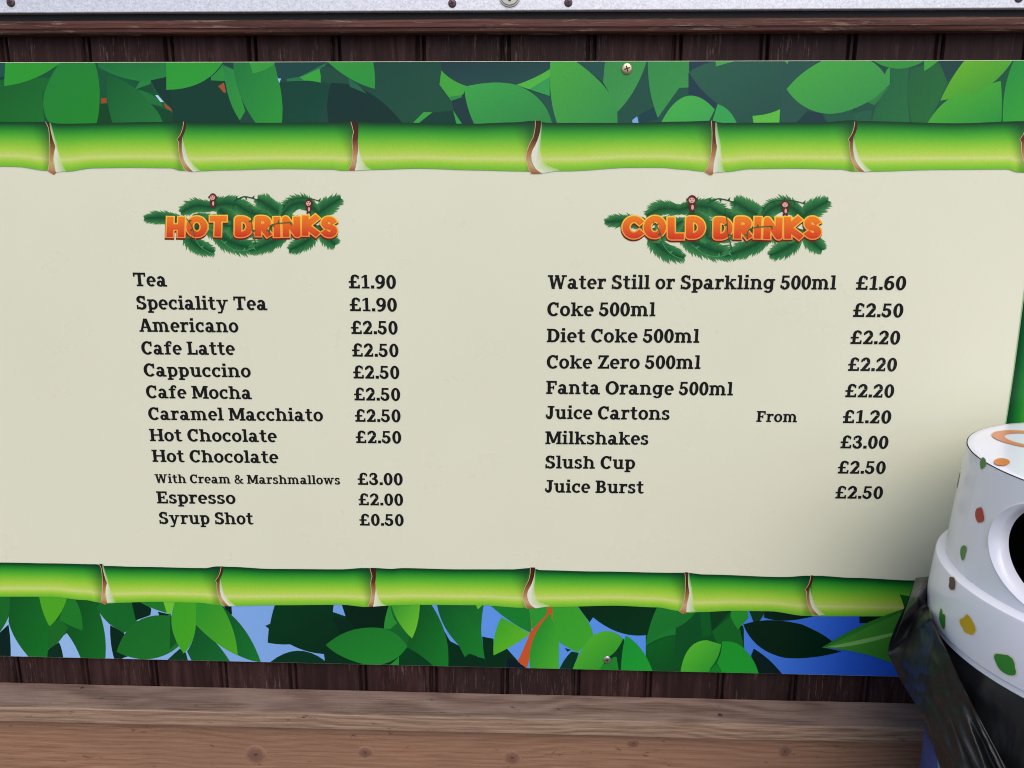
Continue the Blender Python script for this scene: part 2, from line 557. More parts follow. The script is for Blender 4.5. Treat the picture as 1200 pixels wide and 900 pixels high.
for i, hgt in enumerate((0.16, 0.15, 0.15)):
    z1 = zt - i * 0.158
    o = rough_bar('facing_board', -2.3, 2.3, FY + 0.001 * i, WALL_Y - 0.002, max(0.02, z1 - hgt), z1, [FACING], 0.003, 0.0012, 11 + i, ledge)
    if i == 0:
        face0 = o
def knot(px, py, rx, rz, Y, parent):
    c = at(px, py, Y)
    seg, verts, faces = 22, [], []
    for ring, dy in ((1.0, 0.0012), (0.72, -0.0004), (0.0, -0.0011)):
        if ring == 0:
            verts.append((c.x, Y + dy, c.z))
            break
        for i in range(seg):
            a = 2 * PI * i / seg
            q = ring * (1 + 0.16 * noise.noise((math.cos(a) * 1.5, math.sin(a) * 1.5, px)))
            verts.append((c.x + rx * q * math.cos(a), Y + dy - 0.0006, c.z + rz * q * math.sin(a)))
    for i in range(seg):
        faces.append((i, (i + 1) % seg, seg + (i + 1) % seg, seg + i))
        faces.append((seg + i, seg + (i + 1) % seg, 2 * seg))
    mesh_obj('knot', verts, faces, KNOT, parent, smooth=True)
for px, py, a, b_ in ((300, 884, .034, .030), (428, 881, .024, .020), (600, 888, .026, .024), (742, 871, .022, .016), (920, 880, .020, .024)):
    knot(px, py, a * .75, b_ * .75, FY - 0.0004, face0)

# ------------------------------------------------------------------ menu board
board = thing('menu_board', 'printed drinks menu board with leaf and bamboo borders on the dark boarded wall', 'menu board', (0, 0, 0.6))

T0, T1 = at(50, 72.9), at(1150, 70.5)
B0, B1 = at(60, 770.4), at(1040, 792.8)
def ztop(x):
    return T0.z + (x - T0.x) * (T1.z - T0.z) / (T1.x - T0.x)
def zbot(x):
    return B0.z + (x - B0.x) * (B1.z - B0.z) / (B1.x - B0.x)
RBX = at(1185, 450).x                           # left edge of the upright bamboo on the right
LBX = at(-75, 450).x                            # right edge of the upright bamboo on the left
XL, XR = LBX - 0.20, RBX + 0.20
bm = bmesh.new()
vs = []
for y in (0.0, 0.0045):
    for x, z in ((XL, zbot(XL)), (XR, zbot(XR)), (XR, ztop(XR)), (XL, ztop(XL))):
        vs.append(bm.verts.new((x, y, z)))
for q in ((0, 1, 2, 3), (7, 6, 5, 4), (0, 4, 5, 1), (1, 5, 6, 2), (2, 6, 7, 3), (3, 7, 4, 0)):
    bm.faces.new([vs[i] for i in q])
bmesh.ops.bevel(bm, geom=list(bm.edges), offset=0.0006, segments=1, affect='EDGES')
bm_obj('panel', bm, CREAM, board)

def clip(poly, a, b, c):
    """keep a*x + b*z + c >= 0"""
    out = []
    for i in range(len(poly)):
        p, q = poly[i], poly[(i + 1) % len(poly)]
        dp, dq = a * p[0] + b * p[1] + c, a * q[0] + b * q[1] + c
        if dp >= 0:
            out.append(p)
        if (dp >= 0) != (dq >= 0):
            s = dp / (dp - dq)
            out.append((p[0] + (q[0] - p[0]) * s, p[1] + (q[1] - p[1]) * s))
    return out
IN = 0.0009
def clip_board(poly):
    sl = (T1.z - T0.z) / (T1.x - T0.x)
    poly = clip(poly, sl, -1, T0.z - sl * T0.x - IN)
    sl = (B1.z - B0.z) / (B1.x - B0.x)
    if poly:
        poly = clip(poly, -sl, 1, -(B0.z - sl * B0.x) - IN)
    if poly:
        poly = clip(poly, 1, 0, -XL - IN)
    if poly:
        poly = clip(poly, -1, 0, XR - IN)
    return poly

class Print:
    """flat inked shapes, each a hair in front of the one before"""
    def __init__(self, off, step=4e-6):
        self.v, self.f, self.c, self.off, self.step = [], [], [], off, step
    def poly(self, pts, col, lift=True, clipit=True):
        if clipit:
            pts = clip_board(pts)
        q = []
        for p_ in pts:                          # drop doubled points
            if not q or (abs(p_[0] - q[-1][0]) + abs(p_[1] - q[-1][1])) > 1e-6:
                q.append(p_)
        if len(q) > 1 and (abs(q[0][0] - q[-1][0]) + abs(q[0][1] - q[-1][1])) < 1e-6:
            q.pop()
        if len(q) < 3:
            return
        area = sum(q[i][0] * q[(i + 1) % len(q)][1] - q[(i + 1) % len(q)][0] * q[i][1] for i in range(len(q)))
        if area < 0:
            q.reverse()
        o = len(self.v)
        self.v += [(x, -self.off, z) for x, z in q]
        self.f.append(tuple(range(o, o + len(q))))
        self.c.append([col(x, z) if callable(col) else col for x, z in q])
        if lift:
            self.off += self.step
    def quad(self, pts, cols):
        o = len(self.v)
        self.v += [(x, -self.off, z) for x, z in pts]
        self.f.append(tuple(range(o, o + len(pts))))
        self.c.append(cols)
    def build(self, name, parent):
        return mesh_obj(name, self.v, self.f, INK, parent, cols=self.c)

def path(s, steps=9):
    tk = s.replace('Z', ' Z').replace(',', ' ').split()
    pts, i, cur = [], 0, None
    while i < len(tk):
        k = tk[i]
        if k in 'ML':
            cur = (float(tk[i + 1]), float(tk[i + 2]))
            pts.append(cur)
            i += 3
        elif k == 'Q':
            c, e = (float(tk[i + 1]), float(tk[i + 2])), (float(tk[i + 3]), float(tk[i + 4]))
            for j in range(1, steps + 1):
                u = j / steps
                pts.append(((1 - u) ** 2 * cur[0] + 2 * u * (1 - u) * c[0] + u * u * e[0],
                            (1 - u) ** 2 * cur[1] + 2 * u * (1 - u) * c[1] + u * u * e[1]))
            cur = e
            i += 5
        else:
            i += 1
    return pts

def px2b(p_):
    w = at(p_[0], p_[1])
    return (w.x, w.z)

def shape(pr, ox, oy, s, col, col2=None, cf=ct, sc=6.0, dx=0):
    pts = [px2b((ox + dx + x / sc, oy + y / sc)) for x, y in path(s)]
    if col2 is None:
        pr.poly(pts, cf(col))
    else:                                       # ink fades along the shape's longer side
        xs, zs = [q[0] for q in pts], [q[1] for q in pts]
        c1, c2 = cf(col), cf(col2)
        x0, x1, z0, z1 = min(xs), max(xs), min(zs), max(zs)
        def g(x, z):
            u = 0.5 * (x - x0) / (x1 - x0 + 1e-9) + 0.5 * (z1 - z) / (z1 - z0 + 1e-9)
            return tuple(c1[i] + (c2[i] - c1[i]) * min(1, max(0, u)) for i in range(3))
        pr.poly(pts, g)

UP = [
 (0, "M 0 60 L 1200 60 L 1200 530 L 0 530Z", (32, 88, 68)),
 (0, "M -10 60 L 40 70 L 30 215 L -10 215Z", (35, 85, 85)), (0, "M -10 180 L 32 180 L 30 225 L -10 225Z", (25, 62, 70)),
 (0, "M -60 215 Q 150 170 350 190 L 300 300 Q 300 450 320 520 L -60 520 Z", (30, 95, 58), (40, 118, 62)),
 (0, "M 430 70 Q 350 170 310 300 Q 290 420 345 500 L 400 525 L 680 525 Q 700 430 702 300 Q 700 170 660 60 Z", (42, 132, 68), (43, 140, 60)),
 (0, "M 38 60 L 460 60 L 430 80 Q 250 220 30 245 Z", (52, 160, 65), (55, 155, 62)),
 (0, "M 700 370 L 760 370 Q 770 450 800 520 L 675 520 Q 700 440 702 370Z", (25, 70, 55)),
 (0, "M 712 332 L 750 330 L 750 362 L 712 368 Z", (165, 75, 50)),
 (0, "M 760 165 Q 735 350 800 525 L 1150 525 Q 1100 350 950 260 Q 850 190 760 165Z", (30, 95, 62), (45, 122, 72)),
 (0, "M 690 60 L 1200 60 L 1200 190 Q 1120 210 985 210 Q 820 190 690 110 Z", (38, 115, 70), (45, 135, 75)),
 (0, "M 985 210 L 1060 205 Q 1080 240 950 270 Z", (45, 135, 75)),
 (0, "M 970 270 Q 1100 300 1150 390 L 1060 370 Z", (40, 118, 72)), (0, "M 960 265 L 1060 230 L 1090 300 Z", (28, 80, 62)),
 (0, "M 1060 205 L 1170 180 L 1500 180 L 1700 520 L 1380 525 Q 1150 400 1060 205 Z", (27, 56, 62)),
 (0, "M 1092 310 L 1110 308 L 1152 358 L 1130 358 Z", (185, 220, 245)), (0, "M 1150 360 L 1200 400 L 1215 425 L 1165 400 Z", (160, 82, 55)),
 (0, "M 1060 370 L 1200 425 L 1330 485 L 1200 525 L 1155 500 Q 1120 430 1060 370Z", (30, 72, 60)),
 (0, "M 1210 418 L 1330 487 L 1310 489 L 1210 430Z", (90, 165, 125)),
 (200, "M 270 60 L 1200 60 L 1200 525 L 270 525Z", (38, 72, 74)),
 (200, "M 0 272 L 290 180 L 400 200 L 500 530 L 20 530Z", (30, 62, 64)),
 (200, "M -30 60 L 390 60 L 370 75 Q 250 270 -30 272 Z", (52, 160, 65), (55, 158, 72)),
 (200, "M 370 90 L 385 210 L 283 205 L 285 180 Q 330 150 370 90Z", (50, 145, 75)),
 (200, "M 335 245 L 375 222 L 390 290 L 375 292 Z", (165, 85, 60)),
 (200, "M 375 100 L 445 130 Q 470 260 525 420 L 487 487 Q 380 330 375 100 Z", (50, 135, 80), (55, 155, 70)),
 (200, "M 440 60 L 715 60 Q 810 250 780 520 L 610 520 Q 440 300 440 60Z", (42, 122, 75), (52, 155, 70)),
 (200, "M 550 60 L 775 60 L 755 72 Q 680 135 577 157 Z", (62, 160, 75)),
 (200, "M 725 60 L 1105 60 L 1105 72 Q 950 190 800 195 L 755 190 Z", (38, 72, 80)),
 (200, "M 752 192 L 778 192 L 765 222 Z", (150, 195, 245)),
 (200, "M 815 195 L 910 180 L 1100 78 L 1080 110 L 940 212 L 820 215Z", (48, 118, 84)),
 (200, "M 800 215 Q 950 200 1055 222 L 1120 230 Q 1090 400 1030 520 L 790 520 Q 790 330 765 225Z", (30, 66, 66), (30, 74, 70)),
 (200, "M 905 182 Q 970 160 1045 122 Q 1060 170 1055 222 Q 990 205 940 207Z", (62, 168, 75)),
 (200, "M 1060 110 L 1300 130 L 1300 230 L 1120 225 L 1055 215Z", (40, 80, 74)),
 (200, "M 1130 220 L 1300 240 L 1500 350 L 1650 520 L 1115 520 Q 1080 350 1130 220Z", (28, 52, 64)),
 (400, "M 240 60 L 705 60 L 690 235 L 795 410 Q 640 440 580 425 L 500 520 L 440 520 Q 300 330 100 240 L 240 260Z", (38, 72, 74), (40, 84, 74)),
 (400, "M -100 60 L 220 60 Q 245 170 235 265 Q 60 220 -100 72Z", (58, 155, 76), (52, 150, 74)),
 (400, "M 50 190 L 110 230 L 180 300 L 60 250 Z", (46, 102, 86)),
 (400, "M 640 432 Q 720 430 785 418 L 810 520 L 540 520 Z", (30, 65, 68)),
 (400, "M 495 520 L 510 498 L 580 428 L 640 430 L 550 500 L 540 520Z", (65, 165, 80)),
 (400, "M 705 60 L 1640 60 L 1600 250 L 880 245 Q 770 200 705 135Z", (40, 60, 78), (46, 82, 84)),
 (400, "M 780 350 L 860 300 L 935 520 L 850 520 L 790 410Z", (38, 60, 75)),
 (400, "M 785 415 L 855 520 L 812 520 Z", (60, 160, 85)),
 (400, "M 703 135 Q 770 210 880 245 L 860 300 L 775 350 L 690 235 Z", (72, 168, 75)),
 (400, "M 760 320 L 850 310 L 845 325 L 775 348Z", (50, 140, 80)),
 (400, "M 865 250 Q 1080 200 1220 235 Q 1430 300 1490 520 L 938 520 Q 870 380 865 250Z", (66, 168, 85), (54, 136, 82)),
 (600, "M 140 285 L 268 318 L 325 520 L 285 520 Q 250 370 140 285Z", (42, 85, 80)),
 (600, "M 30 237 Q 170 190 268 125 L 265 180 L 120 268 Z", (85, 185, 80)), (600, "M 120 268 L 265 180 L 265 315 Z", (60, 160, 92)),
 (600, "M 945 60 L 1300 60 L 1300 520 L 735 520 L 742 425 Q 880 290 945 60Z", (42, 82, 80)), (600, "M 890 450 L 1000 390 L 1030 480 L 900 510Z", (36, 66, 84)),
 (600, "M 450 60 L 660 60 L 640 220 L 450 75Z", (44, 84, 86)),
 (600, "M 655 60 L 950 60 Q 880 290 742 425 Q 700 310 640 220Z", (62, 145, 85), (70, 155, 88)),
 (600, "M 270 60 L 430 60 Q 680 230 740 400 L 742 520 L 322 520 Q 250 330 270 60Z", (78, 172, 76), (58, 146, 86)),
 (600, "M 845 485 L 880 458 L 893 520 L 850 520Z", (130, 172, 235)),
 (600, "M 955 60 L 1260 60 Q 1240 160 1240 255 L 1175 258 Q 1110 370 1025 468 Q 950 280 955 60Z", (60, 142, 86), (66, 152, 84)),
 (600, "M 1025 468 L 1175 258 L 1250 258 L 1240 320 L 1040 495Z", (40, 85, 80)),
 (800, "M 45 60 L 1200 60 L 1200 520 L 40 520Z", (45, 80, 82)),
 (800, "M 45 60 L 240 60 L 200 80 L 45 145Z", (45, 65, 86)), (800, "M 40 150 L 260 370 L 215 420 Q 150 310 40 310Z", (42, 62, 85)),
 (800, "M 45 150 Q 120 90 240 70 L 700 60 L 690 520 L 380 520 Q 350 430 245 370 Q 120 280 45 150Z", (52, 98, 88), (44, 80, 82)),
 (800, "M 695 60 L 950 60 L 730 270 L 870 410 L 790 520 L 688 520Z", (48, 86, 86)),
 (800, "M 880 420 L 980 440 L 1020 520 L 780 520Z", (38, 62, 78)), (800, "M 990 440 L 1200 410 L 1200 520 L 1030 520Z", (42, 90, 80)),
 (800, "M -160 520 Q -80 350 20 318 Q 120 290 225 410 L 180 500 L 180 520 Z", (78, 182, 85), (66, 165, 92)),
 (800, "M 232 60 L 400 60 L 370 68 L 232 108Z", (75, 165, 90)), (800, "M 705 60 L 745 60 L 738 92Z", (70, 160, 90)),
 (800, "M 245 372 Q 340 400 385 520 L 200 520Z", (60, 165, 92)), (800, "M 490 455 Q 600 450 684 408 L 678 520 L 500 520Z", (95, 190, 80)),
 (1000, "M 100 60 L 1200 60 L 1200 520 L 0 520 L 0 440Z", (42, 84, 78)),
 (1000, "M 110 60 L 145 60 L 250 120 L 220 165Z", (42, 75, 76)), (1000, "M 100 360 L 260 240 L 150 380Z", (55, 125, 80)),
 (1000, "M 0 440 Q 90 410 130 420 L 120 520 L 0 520Z", (44, 96, 82)),
 (1000, "M 260 115 L 400 80 Q 360 280 400 520 L 125 520 Q 150 350 260 240Z", (40, 100, 76), (46, 112, 76)),
 (1000, "M 405 120 L 600 80 Q 660 180 665 220 L 520 520 L 412 520 Q 360 290 405 120Z", (44, 98, 72), (44, 112, 70)),
 (800, "M 730 268 Q 830 140 985 66 L 1310 60 Q 1390 110 1420 165 Q 1440 110 1458 118 L 1455 235 L 1350 330 Q 1150 450 1010 440 Q 830 420 730 268Z", (78, 174, 80), (58, 142, 86)),
 (1000, "M 145 60 L 510 60 Q 330 180 145 72Z", (60, 150, 76)), (1000, "M 595 60 L 790 60 L 660 215Z", (42, 72, 80)),
 (1000, "M 495 60 L 605 60 Q 550 110 498 140Z", (70, 165, 76)),
 (1000, "M 1035 210 L 1140 60 L 1060 300 L 1052 520 L 1030 520Z", (35, 90, 68)),
 (1000, "M 785 60 L 1122 60 Q 1030 210 860 305 L 610 348 Q 680 190 785 60Z", (112, 188, 60), (50, 146, 70)),
 (1000, "M 512 520 Q 620 330 760 300 Q 830 300 860 305 Q 960 220 1035 210 Q 1050 350 1037 520Z", (88, 182, 64), (46, 146, 76)),
 (1000, "M 1130 60 L 1500 60 Q 1560 300 1400 520 L 1050 520 Q 1040 250 1130 60Z", (46, 146, 76), (66, 168, 66)),
]
LOW = [
 (400, "M -110 600 L 480 600 L 700 800 L -110 800Z", (3, 45, 26)), (400, "M 300 330 L 430 330 L 520 500 L 520 640 L 400 640 L 300 525Z", (22, 104, 42)), (400, "M 660 420 L 760 600 L 860 700 L 900 690 L 1010 740 L 1000 800 L 740 800Z", (3, 45, 25)),
 (0, "M 300 280 L 720 280 L 660 500 L 480 545 L 400 600 L 340 660 L 300 560Z", (14, 84, 36)), (0, "M 700 300 L 960 300 L 960 470 L 860 550 L 760 480Z", (10, 70, 32)),
 (0, "M 800 650 L 900 560 L 900 715 L 820 740Z", (2, 40, 25)),
 (600, "M 90 330 L 300 330 L 300 480 L 200 470 L 150 530 L 120 480Z", (195, 86, 42)), (600, "M 1000 600 L 1250 480 L 1250 830 L 1000 830Z", (12, 92, 36)),
 (600, "M 560 690 L 790 590 L 770 830 L 560 830Z", (6, 62, 30)), (800, "M 180 590 L 300 590 L 310 860 L 180 860Z", (12, 92, 36)), (800, "M -260 420 L 150 420 L 150 700 L -260 820Z", (10, 84, 36)),
 (0, "M -20 565 L 60 490 Q 80 600 75 745 L -20 745Z", (5, 35, 30)),
 (0, "M -90 270 L 110 270 Q 80 450 -20 570 L -90 620Z", (25, 105, 40)),
 (0, "M 75 270 L 275 270 L 345 500 L 335 745 L 225 745 Q 90 600 60 470 Z", (14, 82, 34), (20, 116, 36)),
 (0, "M 345 500 L 415 450 L 480 510 Q 430 620 340 668Z", (25, 105, 36)),
 (0, "M 338 668 L 415 615 Q 440 660 447 745 L 330 745Z", (5, 45, 30)),
 (0, "M 520 280 L 650 290 Q 770 520 738 760 L 580 760 Q 530 620 460 540 L 580 520Z", (10, 68, 30), (20, 110, 36)),
 (0, "M 480 280 L 525 305 Q 590 420 580 533 Q 480 500 415 455Z", (30, 122, 40)),
 (0, "M 272 270 L 482 270 Q 440 430 348 503 Q 290 400 272 270Z", (78, 168, 36)),
 (0, "M 915 300 L 970 300 L 1065 380 L 1058 425 L 955 462Z", (3, 40, 25)), (0, "M 1110 400 L 1220 425 L 1120 430Z", (3, 40, 25)),
 (0, "M 680 370 L 715 310 L 920 310 L 955 460 L 1000 480 L 870 550 Q 730 480 680 370Z", (20, 105, 40)),
 (0, "M 775 495 L 870 550 L 900 600 L 820 690 L 890 712 L 812 760 Q 770 640 775 495Z", (2, 40, 25)),
 (0, "M 965 300 L 1145 300 L 1185 412 Q 1050 380 965 320Z", (30, 122, 40)),
 (0, "M 820 682 Q 900 420 1140 425 L 1230 430 L 1300 600 Q 1180 740 1000 735 Q 900 725 820 682Z", (22, 104, 40), (30, 118, 40)),
 (0, "M 1140 300 L 1240 300 L 1200 420 L 1175 415Z", (112, 196, 56)),
 (200, "M -5 400 L 45 615 L -5 665Z", (15, 85, 36)),
 (200, "M -40 755 Q 30 690 65 660 L 108 690 L 132 785 L -50 785Z", (8, 60, 30)),
 (200, "M 360 320 L 425 320 L 432 420 L 400 420Z", (5, 35, 30)),
 (200, "M 360 350 L 425 420 Q 560 540 635 755 Q 560 750 470 705 Z", (14, 84, 40), (24, 118, 46)),
 (200, "M 178 490 Q 350 620 440 790 L 170 790 L 115 680 Q 170 600 178 490Z", (14, 78, 38), (22, 108, 46)),
 (200, "M 90 310 L 330 310 Q 460 500 472 708 Q 330 650 175 490 L 90 400Z", (32, 142, 46), (78, 168, 36)),
 (200, "M 40 310 Q 150 310 180 340 L 178 490 Q 170 620 92 695 Q -50 500 40 310Z", (58, 160, 38), (72, 168, 36)),
 (200, "M 740 330 L 1150 330 L 1140 402 L 1280 450 L 1350 570 L 1200 570 L 1095 635 L 1200 710 L 1260 800 L 1085 800 L 1085 745 L 1078 698 Q 950 690 840 630 Q 760 635 682 618 L 690 520 L 665 500 L 700 485 Q 710 420 740 330Z", (4, 56, 28), (2, 38, 22)),
 (200, "M 650 800 Q 870 580 1085 745 L 1100 800Z", (4, 50, 30)),
 (400, "M 0 340 L 320 340 L 335 370 L 300 530 Q 200 500 110 530 L 35 450Z", (3, 35, 22)),
 (400, "M -60 440 L 35 450 L 115 530 L 0 580 Z", (2, 40, 25)), (400, "M -100 700 L 240 800 L -100 800Z", (2, 45, 25)),
 (400, "M 345 520 L 390 480 L 510 580 L 480 660 L 410 650Z", (20, 100, 40)),
 (400, "M 340 340 Q 300 450 300 520 L 345 522 L 392 480 Q 350 430 345 340Z", (40, 140, 50)),
 (400, "M 400 800 L 408 640 L 460 645 L 670 800Z", (5, 60, 28)),
 (400, "M 460 650 Q 500 500 560 330 L 620 330 Q 780 560 750 800 L 665 800 Q 560 700 460 650Z", (8, 68, 30), (25, 122, 42)),
 (400, "M 345 330 L 553 330 Q 550 490 497 588 Q 380 480 345 330Z", (32, 145, 46), (115, 198, 50)),
 (400, "M -110 635 Q 50 490 280 515 Q 400 540 465 645 Q 380 780 200 778 Q 0 740 -110 635Z", (25, 112, 40), (34, 136, 46)),
 (400, "M 310 790 Q 370 760 405 715 L 405 800 L 310 800Z", (35, 138, 48)),
 (400, "M 750 600 L 830 640 L 880 720 L 900 700 L 1005 730 L 990 575 L 1070 590 L 1070 705 L 1165 660 Q 1200 700 1290 800 L 755 800Z", (3, 45, 25)),
 (400, "M 670 330 L 980 330 L 1000 360 Q 980 480 985 560 L 1008 732 L 900 695 L 868 720 L 825 635 Q 690 500 670 330Z", (14, 84, 40), (26, 124, 42)),
 (400, "M 785 380 Q 780 500 810 600 L 868 720 L 900 695 L 1008 732 L 985 560 Q 900 400 785 380Z", (18, 98, 40), (26, 126, 42)),
 (400, "M 935 330 L 1000 330 L 995 352 L 960 383Z", (112, 192, 52)),
 (400, "M 1125 440 L 1210 485 L 1330 555 Q 1200 650 1070 707 Q 1060 560 1125 440Z", (52, 162, 42), (104, 188, 36)),
 (400, "M 1030 340 L 1310 340 Q 1340 450 1335 550 Q 1180 480 1030 340Z", (25, 125, 46)),
 (600, "M -30 720 L 0 730 L 110 800 L -40 810Z", (8, 25, 40)),
 (600, "M 40 750 Q 110 600 130 540 L 160 510 L 250 340 L 285 340 L 260 460 L 130 700 L 105 800Z", (195, 86, 42)),
 (600, "M 105 345 L 250 345 L 245 415 L 150 520 L 138 520 Q 140 440 105 345Z", (45, 150, 50)),
 (600, "M 370 655 L 415 668 L 390 682Z", (4, 40, 30)), (600, "M 325 820 Q 370 720 420 680 L 470 690 L 425 820Z", (5, 50, 36)),
 (600, "M 280 345 L 445 345 Q 570 490 573 580 L 460 690 L 330 615 L 290 530 Z", (54, 158, 46), (66, 168, 46)),
 (600, "M 272 420 L 330 620 L 330 810 L 130 810 Q 90 600 272 405 Z", (12, 126, 46), (74, 178, 46)),
 (600, "M 450 345 L 1040 345 L 950 565 Q 750 590 570 440 L 545 475 Z", (2, 40, 22), (2, 52, 26)),
 (600, "M 590 810 L 735 705 L 762 810Z", (30, 132, 42)), (600, "M 700 710 L 785 590 L 765 810 L 750 810 L 735 720Z", (4, 60, 30)),
 (600, "M 1030 350 L 1250 360 L 1340 450 L 1200 560 Q 1050 560 940 640 Q 960 480 1030 350Z", (28, 124, 46)),
 (600, "M 945 650 Q 1080 560 1200 570 L 1250 830 L 985 830Z", (14, 98, 36), (8, 74, 30)),
 (600, "M 420 820 Q 500 600 600 550 Q 700 510 782 590 Q 740 680 690 710 L 600 820Z", (88, 184, 46), (32, 142, 46)),
 (600, "M 800 568 Q 930 640 992 830 L 765 830 Q 770 660 800 568Z", (24, 146, 50), (30, 158, 50)),
 (800, "M -40 380 L 350 375 L 430 520 L 430 700 L 0 730 L -60 700Z", (10, 80, 36)),
 (800, "M -170 350 L 120 360 Q 60 470 -60 520 Q -160 540 -260 640 Q -240 480 -170 350Z", (28, 122, 46), (24, 112, 44)),
 (800, "M 190 375 L 355 375 L 205 540Z", (8, 60, 26)), (800, "M 205 540 L 340 430 L 400 520 L 435 660 L 250 640Z", (20, 100, 36)),
 (800, "M 120 400 L 190 400 L 200 560 L 140 585 Z", (14, 92, 36)),
 (800, "M 400 500 L 425 500 L 432 662Z", (2, 40, 24)),
 (800, "M 460 375 L 600 375 L 512 510 Z", (8, 55, 30)), (800, "M 580 375 L 920 400 L 920 432 Q 700 490 570 440Z", (2, 35, 22)),
 (800, "M 345 375 L 450 375 L 465 440 L 388 525 Q 350 470 335 430Z", (36, 142, 46)),
 (800, "M 425 490 Q 600 430 840 490 Q 1000 560 1050 610 L 980 650 L 1118 680 Q 900 740 720 725 Q 500 680 425 490Z", (2, 35, 18)),
 (800, "M 480 710 L 500 660 Q 620 730 715 860 L 535 860Z", (5, 30, 30)),
 (800, "M -20 850 Q 10 600 170 600 L 270 630 Q 260 720 200 790 L 170 850Z", (92, 192, 50), (32, 146, 46)),
 (800, "M 275 610 Q 380 600 430 660 Q 510 730 540 860 L 290 850 L 240 760 Q 280 680 275 610Z", (28, 150, 46), (34, 160, 50)),
 (800, "M 160 850 L 235 760 L 288 850Z", (20, 125, 42)),
 (1007, "M 0 290 L 300 290 L 300 480 L 0 480Z", (4, 32, 22)),
]
# upper band: inked ground, then the leaves; repeated beyond both sides of the frame, cut at the board's edge
def band(pr, rows, cf, oy):
    for dx in (-1200, 1212, 0):
        for ro in rows:
            ox, s = ro[0], ro[1]
            if dx < 0 and ox < 800 or dx > 0 and ox > 200:
                continue
            shape(pr, ox, oy, s, ro[2], ro[3] if len(ro) > 3 else None, cf, dx=dx)
pr = Print(0.0002)
pr.poly([px2b(q) for q in ((-500, 60), (1600, 55), (1600, 155), (-500, 158))], ct((38, 76, 74)))
band(pr, UP, ct, 60)
pr.build('leaf_border', board)['label'] = 'upper leaf border'
pr = Print(0.0002)
skyc = [(-500, (150, 188, 236)), (60, (150, 188, 236)), (320, (125, 168, 228)), (580, (95, 150, 232)), (800, (85, 145, 235)), (1000, (42, 95, 215)), (1700, (30, 70, 190))]
for (xa, ca), (xb, cb_) in zip(skyc, skyc[1:]):
    def gg(x, z, xa=xa, xb=xb, ca=ca, cb_=cb_):
        wa, wb = at(xa, 740).x, at(xb, 740).x
        u = min(1, max(0, (x - wa) / (wb - wa)))
        return tuple(lin(ca)[i] * (1 - u) + lin(cb_)[i] * u for i in range(3))
    wa, wb = at(xa, 740).x, at(xb, 740).x
    pr.poly([(wa, 0.5), (wb, 0.5), (wb, 0.745), (wa, 0.745)], gg, lift=False)
pr.off += pr.step
band(pr, LOW, cb, 650)
pr.build('leaf_border', board)['label'] = 'lower leaf border with blue sky gaps'

# bamboo canes
CANE = [(0, (8, 54, 26)), (.045, (12, 78, 34)), (.11, (26, 118, 40)), (.21, (56, 154, 44)), (.34, (94, 182, 50)), (.47, (136, 198, 56)), (.60, (168, 210, 70)),
        (.70, (188, 214, 96)), (.755, (206, 218, 130)), (.80, (188, 214, 96)), (.86, (158, 208, 64)), (.94, (130, 196, 54)), (1, (112, 184, 50))]
def lerp_curve(pts, x):
    if x <= pts[0][0]:
        return pts[0][1]
    for (a, ya), (b_, yb) in zip(pts, pts[1:]):
        if x <= b_:
            u = (x - a) / (b_ - a)
            u = u * u * (3 - 2 * u)
            return ya + (yb - ya) * u
    return pts[-1][1]
def cane(pr, top, bot, nodes, x0, x1, shade=1.0):
    xs = []
    x = x0
    while x < x1:
        xs.append(x)
        x += 2.0 if any(-36 < x - n_ < 6 for n_ in nodes) else 6.0
    xs.append(x1)
    xs = sorted(set([v for v in xs]))
    def col(x, f):
        for (a, ca), (b_, cb_) in zip(CANE, CANE[1:]):
            if f <= b_ + 1e-9:
                u = (f - a) / (b_ - a)
                c = [lin(ca)[i] * (1 - u) + lin(cb_)[i] * u for i in range(3)]
                break
        for n_ in nodes:
            d = n_ - 3 - x
            reach = 24 * (1 - 0.70 * min(1, f * 1.25))
            if -6 < d < reach:
                k = (1 - max(0, d) / reach) ** 1.2 * (0.74 - 0.40 * f)
                dk = (0.004, 0.035, 0.02)
                c = [c[i] * (1 - k) + dk[i] * k for i in range(3)]
        return tuple(c)
    fr = [c[0] for c in CANE]
    for xa, xb in zip(xs, xs[1:]):
        ta, tb, ba, bb = lerp_curve(top, xa), lerp_curve(top, xb), lerp_curve(bot, xa), lerp_curve(bot, xb)
        for f0, f1 in zip(fr, fr[1:]):
            q = [px2b((xa, ta + (ba - ta) * f1)), px2b((xb, tb + (bb - tb) * f1)), px2b((xb, tb + (bb - tb) * f0)), px2b((xa, ta + (ba - ta) * f0))]
            q = [(min(XR - IN, max(XL + IN, x)), z) for x, z in q]
            pr.quad(q, [col(xa, f1), col(xb, f1), col(xb, f0), col(xa, f0)])
    pr.off += pr.step * 2
